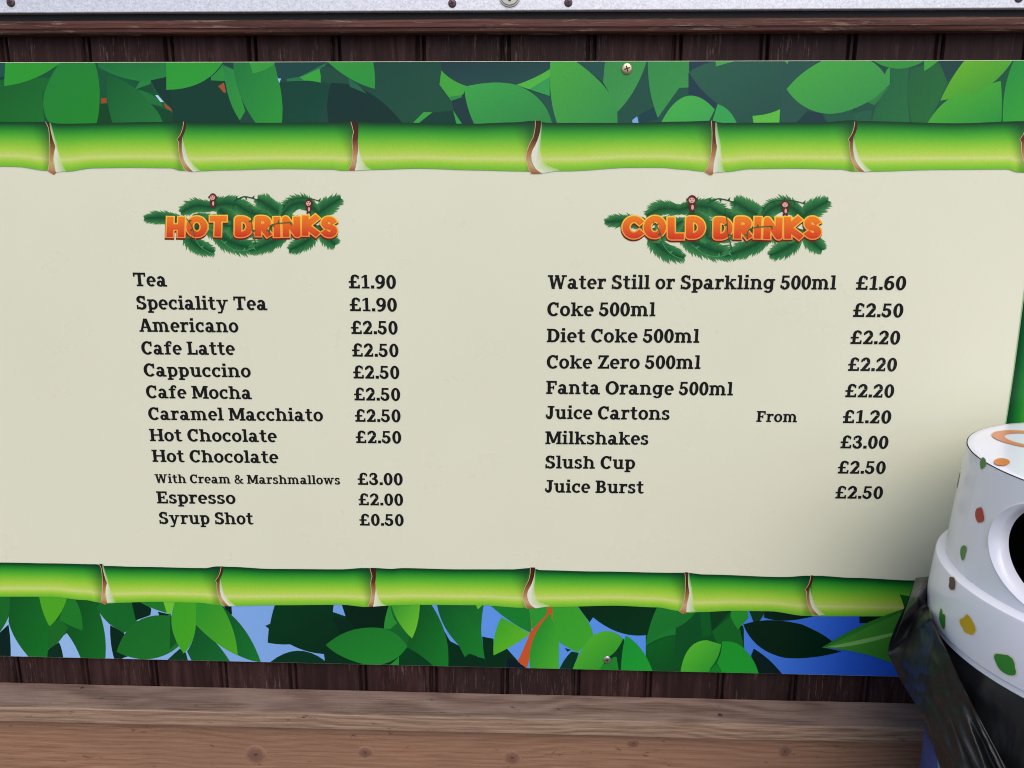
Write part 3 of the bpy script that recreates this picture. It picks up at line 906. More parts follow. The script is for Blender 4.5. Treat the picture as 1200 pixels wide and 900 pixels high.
NODE = {
 'A': (325, 500, "M 325 496 L 350 500 Q 355 560 375 630 L 392 672 Q 375 720 375 780 L 395 855 L 380 868 L 340 845 Q 355 780 355 700 Q 355 600 345 540Z",
       "M 345 498 L 360 506 Q 375 570 400 640 Q 415 720 430 770 Q 445 820 470 845 L 395 850 Q 380 790 385 710 L 393 670 Q 365 600 345 498Z"),
 'B': (48, 502, "M 95 496 L 112 498 Q 112 560 85 600 L 78 630 Q 72 720 95 770 Q 120 820 160 848 L 130 845 Q 95 830 90 810 Q 55 740 60 640 L 48 622 L 70 590 Q 92 545 95 496Z",
       "M 85 600 Q 100 680 120 740 Q 150 800 215 843 L 160 848 Q 100 790 90 740 Q 75 690 85 600Z"),
 'C': (70, 500, "M 70 496 L 120 496 Q 125 560 115 630 Q 125 680 108 750 L 95 840 L 52 838 Q 85 780 85 700 Q 70 620 90 570Z",
       "M 115 630 Q 130 700 150 770 Q 170 815 215 832 L 95 840 Q 110 790 112 740 Q 125 690 115 630Z"),
 'E': (100, 495, "M 165 489 L 205 489 Q 205 560 180 620 Q 175 640 150 680 Q 130 720 135 780 Q 160 840 212 862 L 140 862 Q 115 840 100 750 Q 105 680 150 610 Q 170 540 165 489Z",
       "M 205 490 Q 212 530 200 640 Q 190 760 250 805 L 340 838 L 212 858 Q 150 830 138 760 Q 130 710 160 670 Q 185 620 195 570Z"),
 'D': (205, 495, "M 203 489 L 230 494 Q 225 600 240 675 Q 225 720 218 790 L 213 865 L 195 872 L 155 850 Q 200 780 205 680 Q 212 580 203 489Z",
       "M 225 494 L 240 504 Q 245 570 265 640 Q 275 740 275 790 Q 285 835 300 848 L 213 855 Q 215 780 235 720 L 242 675 Q 225 600 225 494Z"),
}
def node(pr, kind, ox, oy, sx=1.0, sy=1.0, tx=None, ty=None):
    rx, ry, br, wh = NODE[kind]
    tx = rx if tx is None else tx
    ty = ry if ty is None else ty
    def mp(s):
        return [px2b((ox + ((x - rx) * sx + tx) / 6, oy + ((y - ry) * sy + ty) / 6)) for x, y in path(s)]
    w = mp(wh)
    zs = [q[1] for q in w]
    za, zb = max(zs), min(zs)
    kr = max(range(len(w)), key=lambda k: w[k][0])   # corners up to here lie on the side that fades into the cane
    o = len(pr.v)
    pr.v += [(x, -pr.off, z) for x, z in reversed(w)]
    pr.f.append(tuple(range(o, o + len(w))))
    cl = []
    for k, (x, z) in enumerate(w):
        u = min(1, max(0, (za - z) / (za - zb)))
        if k <= kr:
            f = 0.02 + 0.97 * u if kind in 'ACD' else 0.28 + 0.70 * u
            for (a, ca), (b2, cb_) in zip(CANE, CANE[1:]):
                if f <= b2:
                    t = (f - a) / (b2 - a)
                    c = tuple(lin(ca)[i] * (1 - t) + lin(cb_)[i] * t for i in range(3))
                    break
            c = tuple(c[i] * 0.75 + lin((226, 228, 208))[i] * 0.25 for i in range(3))
        else:
            q_ = min(1, u * 2.4)
            c = tuple(lin((150, 190, 120))[i] * (1 - q_) + lin((228, 228, 212))[i] * q_ for i in range(3))
        cl.append(c)
    pr.c.append(list(reversed(cl)))
    pr.off += pr.step
    b_ = mp(br)
    zs = [q[1] for q in b_]
    z0, z1 = max(zs), min(zs)
    def gb(x, z):
        u = (z0 - z) / (z0 - z1)
        st = [(0, (52, 26, 24)), (.35, (86, 44, 30)), (.62, (176, 120, 80)), (.82, (205, 168, 128)), (1.0, (150, 88, 46))]
        for (a, ca), (b2, cb_) in zip(st, st[1:]):
            if u <= b2 + 1e-9:
                k = (u - a) / (b2 - a)
                return tuple(lin(ca)[i] * (1 - k) + lin(cb_)[i] * k for i in range(3))
    cen = (sum(q[0] for q in b_) / len(b_), sum(q[1] for q in b_) / len(b_))
    pr.poly([(q[0] - 0.0011, q[1]) for q in b_], lin((212, 178, 132)))
    # the brown band is long and thin: cut it into slices so that its ink fades down the cane
    for k in range(8):
        sl = clip(clip(b_, 0, -1, z0 - (z0 - z1) * k / 8), 0, 1, -(z0 - (z0 - z1) * (k + 1) / 8))
        if len(sl) > 2:
            pr.poly(sl, gb)

def upright(pr, xe, sgn):
    """upright cane at the side of the board; xe is its inner edge"""
    wd = 0.088
    cols = [(0, (6, 50, 34)), (.10, (10, 84, 40)), (.28, (30, 128, 44)), (.5, (84, 172, 46)), (.68, (160, 206, 66)), (.76, (204, 216, 128)), (.84, (152, 206, 62)), (1, (100, 172, 44))]
    zs = [0.70 + (1.72 - 0.70) * i / 60 for i in range(61)]
    def xo(z, f):
        w = 0.0016 * math.sin(z * 11 + 0.6)
        return xe + sgn * (f * wd + w * (1 - 2 * f))
    for za, zb in zip(zs, zs[1:]):
        for (f0, c0), (f1, c1) in zip(cols, cols[1:]):
            q = [(xo(za, f0), za), (xo(za, f1), za), (xo(zb, f1), zb), (xo(zb, f0), zb)]
            cc = [lin(c0), lin(c1), lin(c1), lin(c0)]
            if sgn < 0:
                q.reverse()
                cc.reverse()
            pr.quad(q, cc)
    pr.off += pr.step * 2
    if sgn > 0:
        pr.poly([(xo(z, 0) - 0.0014, z) for z in zs] + [(xo(z, 0), z) for z in reversed(zs)], lin((150, 200, 130)))

pr = Print(0.0008)
upright(pr, RBX, 1)
pr.build('bamboo_cane', board)['label'] = 'upright cane on the right side'
pr = Print(0.0008)
upright(pr, LBX, -1)
pr.build('bamboo_cane', board)['label'] = 'upright cane on the left side'

top1 = [(-400, 142), (0, 143), (55, 143), (70, 145), (190, 143), (215, 142), (225, 143.5), (300, 144), (398, 143.5), (410, 142.5), (420, 142.5), (440, 143.5), (555, 145), (600, 143.5), (628, 141.5), (640, 144), (740, 144), (800, 142.5), (835, 141.5), (845, 144), (960, 143.5), (1000, 141), (1010, 142), (1120, 144.5), (1200, 142), (1210, 141), (1600, 144)]
bot1 = [(-400, 198), (0, 195), (20, 195.5), (55, 200), (60, 201.5), (78, 201), (110, 197), (150, 196.5), (200, 197), (212, 200), (235, 200.5), (260, 199.5), (330, 198), (390, 198.5), (400, 200), (417, 200), (435, 199), (490, 197.5), (560, 199.5), (600, 200.5), (622, 201), (665, 200.5), (740, 196.5), (775, 196.5), (800, 198.5), (825, 201), (850, 201.5), (880, 198), (930, 197.5), (985, 198.5), (1000, 201), (1020, 201), (1100, 199), (1180, 198.5), (1193, 202), (1210, 203), (1600, 199)]
pr = Print(0.0009)
cane(pr, top1, bot1, (59, 213, 416, 624, 836, 999, 1199), -330, 1400)
node(pr, 'A', 0, 60)
node(pr, 'B', 200, 60)
node(pr, 'C', 400, 60)
node(pr, 'E', 600, 60)
node(pr, 'D', 800, 60)
node(pr, 'B', 200, 60, tx=48 + 786 * 6)
node(pr, 'B', 200, 60, tx=48 + 987 * 6)
pr.build('bamboo_cane', board)['label'] = 'upper level cane with seven joints'
top2 = [(-400, 655), (0, 659), (60, 660), (112, 661), (125, 663), (160, 664), (240, 665.5), (255, 663.5), (268, 664), (320, 666.5), (400, 667), (425, 665.5), (440, 665.5), (460, 666.5), (470, 665.5), (540, 667), (600, 667), (622, 665.5), (635, 668), (700, 669.5), (790, 671), (805, 671), (825, 673), (920, 676), (945, 674.5), (957, 674.5), (1000, 677), (1070, 680), (1200, 684), (1600, 696)]
bot2 = [(-400, 694), (-20, 699), (60, 699), (100, 703), (118, 706), (128, 707), (140, 706), (180, 705), (230, 706), (262, 709.5), (270, 710), (330, 709), (400, 708.5), (430, 711), (445, 709.5), (490, 708.5), (560, 709), (615, 712), (650, 711), (720, 709.5), (770, 711.5), (795, 715.5), (805, 718), (820, 717), (860, 715.5), (900, 716), (945, 721.5), (965, 722), (1040, 722), (1100, 724), (1600, 738)]
pr = Print(0.0009)
cane(pr, top2, bot2, (120, 256, 436, 619, 804, 948), -330, 1500)
node(pr, 'A', 0, 650, .8, .775, 700, 65)
node(pr, 'B', 200, 650, .85, .8, 318, 85)
node(pr, 'C', 400, 650, .8, .79, 203, 95)
node(pr, 'E', 600, 650, .8, .777, 78, 93)
node(pr, 'D', 800, 650, .8, .77, 18, 125)
node(pr, 'B', 800, 650, .85, .8, 862, 148)
pr.build('bamboo_cane', board)['label'] = 'lower level cane with six joints'
pr = Print(0.0012)                               # big leaf with a pale midrib crossing the lower cane
shape(pr, 920, 660, "M 895 240 L 1000 262 L 1000 360 L 930 345Z", (16, 104, 32), None, cb, 6.6667)
shape(pr, 920, 660, "M 290 658 Q 520 490 930 352 L 1300 250 L 1500 600 L 1100 800 L 800 768 Q 600 680 290 658Z", (78, 156, 56), (44, 122, 40), cb, 6.6667)
shape(pr, 920, 660, "M 290 658 Q 520 490 930 352 L 960 360 Q 620 500 330 652Z", (52, 132, 46), (40, 118, 40), cb, 6.6667)
shape(pr, 920, 660, "M 330 652 L 850 538 L 1300 420 L 1300 440 L 860 556 Q 600 640 400 656Z", (126, 186, 100), None, cb, 6.6667)
pr.build('leaf_border', board)['label'] = 'large printed leaf with a pale midrib, lower right'

# ------------------------------------------------------------------ lettering: a slab-serif alphabet drawn from bars, lines and rings (cap height 1)
ST, HT, SL = 0.205, 0.15, 0.128                # stem, thin stroke, slab
def bar(x0, y0, x1, y1):
    return [(x0, y0), (x1, y0), (x1, y1), (x0, y1)]
def ln(x0, y0, x1, y1, w):                      # slanted stroke with level ends, w measured across
    return [(x0 - w / 2, y0), (x0 + w / 2, y0), (x1 + w / 2, y1), (x1 - w / 2, y1)]
def ring(cx, cy, rx, ry, a0=0, a1=360, wx=ST, wy=HT):
    n_ = max(6, int(abs(a1 - a0) / 12))
    out = []
    for i in range(n_):
        q = []
        for a, inn in ((a0 + (a1 - a0) * i / n_, 0), (a0 + (a1 - a0) * (i + 1) / n_, 0), (a0 + (a1 - a0) * (i + 1) / n_, 1), (a0 + (a1 - a0) * i / n_, 1)):
            ra = R(a)
            q.append((cx + (rx - inn * wx) * math.cos(ra), cy + (ry - inn * wy) * math.sin(ra)))
        out.append(q)
    return out
XH = 0.755
def serif_stem(x, y0, y1, foot=(-.1, .1), head=-.1, w=ST):
    o = [bar(x, y0, x + w, y1)]
    if foot:
        o.append(bar(x + foot[0], y0, x + w + foot[1], y0 + SL))
    if head:
        o.append(bar(x + head, y1 - SL, x + w * .5, y1))
    return o
G = {}
def glyph(ch, w, *parts):
    ps = []
    for p_ in parts:
        if isinstance(p_[0], tuple):
            ps.append(p_)
        else:
            ps += p_
    G[ch] = (w, ps)
glyph('a', .74, ring(.26, .215, .26, .23, 0, 360, .205, .14), bar(.40, .05, .60, .5), ring(.315, .48, .285, .29, -5, 158, .215, .15), bar(.45, 0, .74, SL))
glyph('b', .70, serif_stem(.1, 0, 1, None), ring(.38, .375, .33, .39))
glyph('c', .64, ring(.36, .375, .36, .39, 48, 318), bar(.475, .47, .60, .74))
glyph('d', .78, ring(.34, .375, .34, .39), serif_stem(.48, 0, 1, (0, .12)))
glyph('e', .66, ring(.335, .375, .335, .39, -2, 312), bar(.12, .325, .62, .325 + .105))
glyph('f', .56, bar(.14, 0, .14 + ST, .78), bar(.02, 0, .45, SL), bar(0, XH - SL, .50, XH), ring(.40, .77, .26, .27, 50, 182, ST, .13), bar(.45, .80, .58, .97))
glyph('g', .80, ring(.34, .40, .34, .37), bar(.48, 0, .48 + ST, XH), bar(.6, XH - SL, .80, XH), ring(.345, .0, .32, .25, -155, 5, ST, .125))
def arch(x, w):                                 # shoulder and right stem of n, m, h
    rx = w / 2 + ST / 2 + .02
    cx = x + w - rx + ST
    return ring(cx, XH - .34, rx, .36, 0, 128, ST, .14) + [bar(x + w, 0, x + w + ST, XH - .33)]
glyph('h', .86, serif_stem(.1, 0, 1, (-.1, .08)), arch(.1, .45), bar(.47, 0, .86, SL))
glyph('i', .40, serif_stem(.1, 0, XH), bar(.09, .86, .09 + ST + .02, 1.05))
glyph('k', .84, serif_stem(.1, 0, 1, (-.1, .06)), ln(.26, .36, .60, .70, .17), ln(.40, .46, .66, .06, .22), bar(.44, XH - SL, .80, XH), bar(.48, 0, .86, SL))
glyph('l', .39, serif_stem(.1, 0, 1.02))
glyph('m', 1.24, serif_stem(.1, 0, XH, (-.1, .06)), arch(.1, .40), bar(.44, 0, .74, SL), arch(.5, .40), bar(.84, 0, 1.20, SL))
glyph('n', .86, serif_stem(.1, 0, XH, (-.1, .08)), arch(.1, .45), bar(.47, 0, .86, SL))
glyph('o', .70, ring(.35, .375, .35, .39))
glyph('p', .76, serif_stem(.1, -.25, XH, (-.1, .12)), ring(.41, .375, .34, .39))
glyph('r', .60, serif_stem(.1, 0, XH, (-.1, .12)), ring(.46, .40, .30, .365, 62, 150, .19, .16), bar(.47, .53, .60, XH))
glyph('s', .58, ring(.28, .555, .26, .21, 28, 270, .195, .15), ring(.30, .205, .27, .22, -152, 90, .195, .15), bar(.40, .52, .51, .74), bar(.02, .02, .13, .24))
glyph('t', .54, bar(.13, .2, .13 + ST, .96), bar(0, XH - SL, .50, XH), ring(.37, .225, .24, .24, 180, 325, ST, .13))
glyph('u', .82, bar(.1, .3, .1 + ST, XH), bar(0, XH - SL, .2, XH), ring(.385, .31, .285, .325, 180, 322, ST, .14), bar(.52, 0, .52 + ST, XH), bar(.42, XH - SL, .6, XH), bar(.6, 0, .82, SL))
glyph('w', 1.10, ln(.33, 0, .16, XH, .19), ln(.33, 0, .54, XH, .13), ln(.75, 0, .54, XH, .19), ln(.75, 0, .93, XH, .13), bar(0, XH - SL, .34, XH), bar(.42, XH - SL, .66, XH), bar(.78, XH - SL, 1.10, XH))
glyph('y', .84, ln(.42, .03, .18, XH, .20), ln(.30, -.25, .66, XH, .14), bar(0, XH - SL, .36, XH), bar(.48, XH - SL, .84, XH), bar(.06, -.26, .33, -.13))
CS = 0.15
glyph('A', .92, ln(.13, 0, .42, 1, .17), ln(.77, 0, .47, 1, .25), bar(.24, .29, .66, .40), bar(-.02, 0, .32, SL), bar(.56, 0, .96, SL))
glyph('B', .82, serif_stem(.1, 0, 1, (-.1, 0), -.1, .23), bar(.2, 0, .48, CS), bar(.2, .45, .46, .45 + CS), bar(.2, 1 - CS, .46, 1), ring(.44, .745, .29, .255, -90, 90, ST, CS), ring(.47, .285, .32, .285, -90, 90, ST, CS))
glyph('C', .82, ring(.44, .5, .44, .52, 46, 318, .24, .16), bar(.65, .62, .78, .99))
glyph('D', .90, serif_stem(.1, 0, 1, (-.1, 0), -.1, .23), bar(.2, 0, .45, CS), bar(.2, 1 - CS, .45, 1), ring(.42, .5, .47, .5, -90, 90, .24, CS))
glyph('E', .82, serif_stem(.1, 0, 1, (-.1, 0), -.1, .23), bar(.2, 0, .80, CS), bar(.2, 1 - CS, .76, 1), bar(.2, .44, .56, .56), bar(.68, 0, .80, .34), bar(.64, .70, .76, 1), bar(.48, .36, .58, .64))
glyph('F', .78, serif_stem(.1, 0, 1, (-.1, .12), -.1, .23), bar(.2, 1 - CS, .76, 1), bar(.2, .43, .56, .55), bar(.64, .68, .76, 1), bar(.48, .34, .58, .64))
glyph('H', 1.02, serif_stem(.1, 0, 1, (-.1, .1), -.1, .23), bar(.1, 1 - SL, .39, 1), bar(.2, .44, .8, .56), serif_stem(.71, 0, 1, (-.1, .1), -.1, .23), bar(.8, 1 - SL, 1.0, 1))
glyph('J', .62, bar(.28, .25, .51, 1), bar(.12, 1 - SL, .62, 1), ring(.25, .25, .24, .27, -165, 0, .235, .16), bar(.0, .12, .13, .34))
glyph('L', .78, serif_stem(.1, 0, 1, (-.1, 0), -.1, .23), bar(.1, 1 - SL, .42, 1), bar(.2, 0, .76, CS), bar(.63, 0, .76, .38))
glyph('M', 1.20, serif_stem(.1, 0, 1, (-.1, .1), -.1, .18), ln(.60, .10, .26, 1, .22), ln(.60, .10, .95, 1, .18), serif_stem(.90, 0, 1, (-.1, .1), None, .22), bar(.95, 1 - SL, 1.20, 1), bar(.0, 1 - SL, .30, 1))
glyph('O', .96, ring(.48, .5, .48, .52, 0, 360, .24, .16))
glyph('S', .74, ring(.36, .735, .33, .285, 25, 270, .235, .16), ring(.37, .275, .36, .295, -152, 90, .235, .16), bar(.54, .68, .66, .99), bar(.02, .01, .14, .33))
glyph('T', .88, bar(0, 1 - CS, .88, 1), bar(.325, 0, .325 + .23, 1), bar(.20, 0, .68, SL), bar(0, .70, .12, 1), bar(.76, .70, .88, 1))
glyph('W', 1.34, ln(.40, 0, .20, 1, .22), ln(.40, 0, .66, 1, .14), ln(.92, 0, .66, 1, .22), ln(.92, 0, 1.14, 1, .14), bar(0, 1 - SL, .38, 1), bar(.50, 1 - SL, .80, 1), bar(.98, 1 - SL, 1.34, 1))
glyph('Z', .80, bar(.04, 1 - CS, .76, 1), bar(.0, 0, .80, CS), ln(.14, 0, .64, 1, .24), bar(.04, .70, .16, 1), bar(.68, 0, .80, .32))
glyph('&', .92, ring(.34, .76, .24, .25, -60, 240, .18, .14), ring(.33, .27, .33, .29, 70, 320, .17, .13), ln(.80, 0, .30, .62, .20), ln(.56, .10, .78, .50, .14), bar(.64, .45, .92, .45 + .10), bar(.68, 0, .94, SL))
glyph('0', .66, ring(.33, .5, .33, .52, 0, 360, .225, .16))
glyph('1', .56, bar(.20, 0, .20 + ST, 1), bar(.03, 0, .55, SL), [(.02, .74), (.25, .86), (.25, 1.0), (.02, .86)])
glyph('2', .66, ring(.31, .70, .31, .32, -20, 165, .225, .16), ln(.16, .10, .50, .60, .27), bar(.0, 0, .64, CS), bar(.53, 0, .64, .26), bar(.0, .66, .12, .86))
glyph('3', .66, ring(.30, .745, .29, .275, -90, 160, .22, .15), ring(.31, .275, .33, .295, -165, 90, .225, .16), bar(.20, .44, .36, .57), bar(.02, .66, .13, .86), bar(-.01, .14, .11, .36))
glyph('5', .66, bar(.08, 1 - CS, .58, 1), ln(.12, .46, .17, 1, .15), ring(.30, .32, .33, .34, -160, 130, .225, .16), bar(-.01, .12, .11, .34))
glyph('6', .66, ring(.33, .32, .33, .34, 0, 360, .21, .15), ring(.43, .50, .43, .52, 75, 185, .225, .16), bar(.44, .86, .58, .99))
glyph('9', .66, ring(.33, .68, .33, .34, 0, 360, .21, .15), ring(.23, .50, .43, .52, -105, 5, .225, .16), bar(.08, .01, .22, .14))
glyph('£', .78, ring(.44, .74, .29, .28, 22, 190, .22, .15), bar(.60, .70, .71, .92), bar(.14, .08, .14 + .21, .76), bar(.0, .41, .54, .54), bar(.02, 0, .76, CS), bar(.64, 0, .76, .28))
glyph('.', .22, bar(.0, 0, .23, .23))
SP, SPACE = 0.055, 0.34
TEXT_OFF = 0.0006
BLACK = (0.010, 0.010, 0.011)
def text_line(txt, x0, y0, x1, y1, cap, name, parent, sp=SP, xh=None):
    a, b_ = px2b((x0, y0)), px2b((x1, y1))
    zc = at(x0, y0 - cap).z - at(x0, y0).z
    adv, cur = [], 0.0
    for i, ch in enumerate(txt):
        if ch == ' ':
            cur += SPACE
            continue
        adv.append((cur, ch))
        cur += G[ch][0] + sp
    total = cur - sp
    sx = (b_[0] - a[0]) / total
    sl = (b_[1] - a[1]) / (b_[0] - a[0])
    pr = Print(TEXT_OFF, 4e-6)
    for c0, ch in adv:
        pr.off = TEXT_OFF
        for poly in G[ch][1]:
            pts = []
            for (u, v) in poly:
                x = a[0] + (c0 + u) * sx
                pts.append((x, a[1] + (x - a[0]) * sl + v * zc))
            pr.poly(pts, BLACK)
    return pr.build(name, parent)

HOT = [("Tea", 157.2, 335.3, 196.2, 335.8, 16.0), ("Speciality Tea", 160.5, 362.5, 313.5, 363.4, 15.8), ("Americano", 164, 388.8, 279.9, 389.5, 15.6),
       ("Cafe Latte", 166.5, 415.3, 275.7, 415.9, 15.4), ("Cappuccino", 169.2, 441, 294.3, 442.2, 15.2), ("Cafe Mocha", 171.9, 466.5, 295.5, 467.7, 15.0),
       ("Caramel Macchiato", 174.5, 492, 378.9, 493.6, 14.8), ("Hot Chocolate", 176, 516.9, 324.8, 518.1, 14.6), ("Hot Chocolate", 178.9, 541.2, 326.6, 542.7, 14.4),
       ("With Cream & Marshmallows", 182, 565.8, 398.9, 567.7, 10.3), ("Espresso", 184.3, 589.8, 276.5, 590.5, 14.2), ("Syrup Shot", 187, 613.8, 297.2, 614.5, 14.0)]
HOTP = [("£1.90", 408.9, 337.8, 464.3), ("£1.90", 410.1, 364.5, 465.4), ("£2.50", 411.7, 391.3, 466.3), ("£2.50", 412.9, 417.7, 467.3), ("£2.50", 414.2, 443.4, 468.3),
        ("£2.50", 415.3, 469.1, 469.3), ("£2.50", 416.3, 494.1, 469.7), ("£2.50", 417.3, 519.1, 470.5), None, ("£3.00", 419.5, 568, 472.2), ("£2.00", 420.5, 591.9, 472.7), ("£0.50", 421.6, 615.7, 473.3)]
COLD = [("Water Still or Sparkling 500ml", 641.8, 338.5, 979.2, 339.3, 16.2), ("Coke 500ml", 641.2, 370.3, 767.7, 370.6, 16.1), ("Diet Coke 500ml", 640.6, 401, 819.1, 401.7, 15.9),
        ("Coke Zero 500ml", 640.6, 431.8, 820.5, 432.3, 15.7), ("Fanta Orange 500ml", 640, 461.6, 858.4, 463.4, 15.5), ("Juice Cartons", 639.6, 490.8, 784.6, 492, 15.3),
        ("Milkshakes", 639, 520.4, 759.8, 521.2, 15.1), ("Slush Cup", 638.8, 548.8, 744.2, 549.6, 14.9), ("Juice Burst", 638.6, 577, 754.2, 578.2, 14.7)]
COLDP = [("£1.60", 1002.5, 339.4, 1060.9), ("£2.50", 999, 371.4, 1057.6), ("£2.20", 996, 403.1, 1053.9), ("£2.20", 993.2, 434.6, 1050.2), ("£2.20", 990, 465.4, 1046.9),
         ("£1.20", 987.2, 495.7, 1043.5), ("£3.00", 984.3, 525.3, 1040.2), ("£2.50", 981.2, 554.8, 1037), ("£2.50", 978.4, 584, 1033.8)]
for names, prices, capp in ((HOT, HOTP, 16.0), (COLD, COLDP, 16.4)):
    for i, (nm, pp) in enumerate(zip(names, prices)):
        o = text_line(*nm, 'menu_line', board)
        if pp:
            text_line(pp[0], pp[1], pp[2], pp[3], pp[2] + 0.6, capp * (1 - 0.013 * i), 'price', o, sp=0.085)
        if nm[0] == "Juice Cartons":
            text_line("From", 886.1, 494.3, 934.2, 494.8, 12.8, 'price_note', o)

# headings: rounded letters over palm fronds
def hstroke(pts, closed=False):
    return (pts, closed)
def el(cx, cy, rx, ry, a0, a1, n_=18):
    return [(cx + rx * math.cos(R(a0 + (a1 - a0) * i / n_)), cy + ry * math.sin(R(a0 + (a1 - a0) * i / n_))) for i in range(n_ + 1)]
HL = {'H': (.62, [[(0, 0), (0, 1)], [(.62, 0), (.62, 1)], [(0, .5), (.62, .5)]]),
      'O': (.80, [el(.40, .5, .40, .5, 0, 360, 28)]),
      'T': (.62, [[(0, 1), (.62, 1)], [(.31, 1), (.31, 0)]]),
      'D': (.64, [[(0, 0), (0, 1)] + el(.2, .5, .44, .5, 90, -90) + [(0, 0)]]),
      'R': (.56, [[(0, 0), (0, 1)] + el(.26, .74, .28, .26, 90, -90, 12) + [(0, .48)], [(.22, .48), (.56, 0)]]),
      'I': (.06, [[(.03, 0), (.03, 1)]]),
      'N': (.62, [[(0, 0), (0, 1), (.62, 0), (.62, 1)]]),
      'K': (.60, [[(0, 0), (0, 1)], [(.56, 1), (.04, .5), (.60, 0)]]),
      'S': (.50, [el(.25, .75, .24, .25, 25, 270, 16) + el(.25, .25, .26, .25, 90, -150, 16)]),
      'C': (.66, [el(.42, .5, .42, .5, 45, 315, 22)]),
      'L': (.50, [[(0, 1), (0, 0), (.50, 0)]])}
def stroke_polys(pts, w):
    out = []
    if pts[0] != pts[-1]:                       # blunt, square ends
        def ext(a, b_):
            l_ = math.hypot(a[0] - b_[0], a[1] - b_[1])
            return (a[0] + (a[0] - b_[0]) / l_ * w * .44, a[1] + (a[1] - b_[1]) / l_ * w * .44)
        pts = [ext(pts[0], pts[1])] + list(pts[1:-1]) + [ext(pts[-1], pts[-2])]
    for p_, q in zip(pts, pts[1:]):
        dx, dy = q[0] - p_[0], q[1] - p_[1]
        l = math.hypot(dx, dy)
        if l < 1e-6:
            continue
        nx_, ny_ = -dy / l * w / 2, dx / l * w / 2
        out.append([(p_[0] + nx_, p_[1] + ny_), (p_[0] - nx_, p_[1] - ny_), (q[0] - nx_, q[1] - ny_), (q[0] + nx_, q[1] + ny_)])
    joints = pts if pts[0] == pts[-1] else pts[1:-1]
    for p_ in joints:
        out.append([(p_[0] + w / 2 * math.cos(2 * PI * i / 12 + .26), p_[1] + w / 2 * math.sin(2 * PI * i / 12 + .26)) for i in range(12)])
    return out

def frond(pr, spine, hw, tr, dark=(9, 74, 42), edge=(72, 146, 82)):
    """palm frond: spine in heading pixels, ragged leaflets both sides"""
    n_ = 26
    def sp_(u):
        f = u * (len(spine) - 1)
        i = min(len(spine) - 2, int(f))
        t = f - i
        p0, p1, p2, p3 = spine[max(0, i - 1)], spine[i], spine[i + 1], spine[min(len(spine) - 1, i + 2)]
        return tuple(0.5 * (2 * p1[k] + (p2[k] - p0[k]) * t + (2 * p0[k] - 5 * p1[k] + 4 * p2[k] - p3[k]) * t * t + (3 * p1[k] - p0[k] - 3 * p2[k] + p3[k]) * t ** 3) for k in (0, 1))
    for i in range(n_):
        u0, u1 = i / n_, (i + 1) / n_
        a, b_ = sp_(u0), sp_(u1)
        dx, dy = b_[0] - a[0], b_[1] - a[1]
        l = math.hypot(dx, dy) + 1e-9
        prof_ = math.sin(PI * min(1, 0.18 + 0.82 * u0)) ** 0.6
        for s in (-1, 1):
            h = 1.08 * hw * prof_ * random.uniform(0.82, 1.1)
            tip = (b_[0] + dx / l * h * 0.75 - s * dy / l * h, b_[1] + dy / l * h * 0.75 + s * dx / l * h)
            k1 = (a[0] - s * dy / l * h * .55, a[1] + s * dx / l * h * .55)
            pts = [a, b_, (b_[0] + (tip[0] - b_[0]) * .6, b_[1] + (tip[1] - b_[1]) * .6), tip, k1]
            cl = [lin(dark), lin(dark), lin(tuple((dark[k] * 2 + edge[k]) / 3 for k in range(3))), lin(edge), lin(tuple((dark[k] + edge[k]) / 2 for k in range(3)))]
            w = [px2b(tr(*q)) for q in pts]
            area = sum(w[k][0] * w[(k + 1) % 5][1] - w[(k + 1) % 5][0] * w[k][1] for k in range(5))
            if area < 0:
                w.reverse()
                cl.reverse()
            pr.quad(w, cl)
            pr.off += 5.0e-7
def vine(pr, pts, w, tr, col):
    q = []
    for i in range(len(pts) - 1):
        for k in range(6):
            t = k / 6
            p0, p1, p2, p3 = pts[max(0, i - 1)], pts[i], pts[i + 1], pts[min(len(pts) - 1, i + 2)]
            q.append(tuple(0.5 * (2 * p1[j] + (p2[j] - p0[j]) * t + (2 * p0[j] - 5 * p1[j] + 4 * p2[j] - p3[j]) * t * t + (3 * p1[j] - p0[j] - 3 * p2[j] + p3[j]) * t ** 3) for j in (0, 1)))
    q.append(pts[-1])
    for k, (a, b_) in enumerate(zip(q, q[1:])):
        dx, dy = b_[0] - a[0], b_[1] - a[1]
        l = math.hypot(dx, dy) + 1e-9
        nx_, ny_ = -dy / l * w / 2, dx / l * w / 2
        pr.poly([px2b(tr(*p_)) for p_ in ((a[0] + nx_, a[1] + ny_), (a[0] - nx_, a[1] - ny_), (b_[0] - nx_, b_[1] - ny_), (b_[0] + nx_, b_[1] + ny_))], col)
        if k % 5 == 2:
            s = 1 if k % 2 else -1
            pr.poly([px2b(tr(*p_)) for p_ in ((a[0], a[1]), (a[0] + dx / l * 12 - s * dy / l * 22, a[1] + dy / l * 12 + s * dx / l * 22), (a[0] + dx / l * 14, a[1] + dy / l * 14))], col)

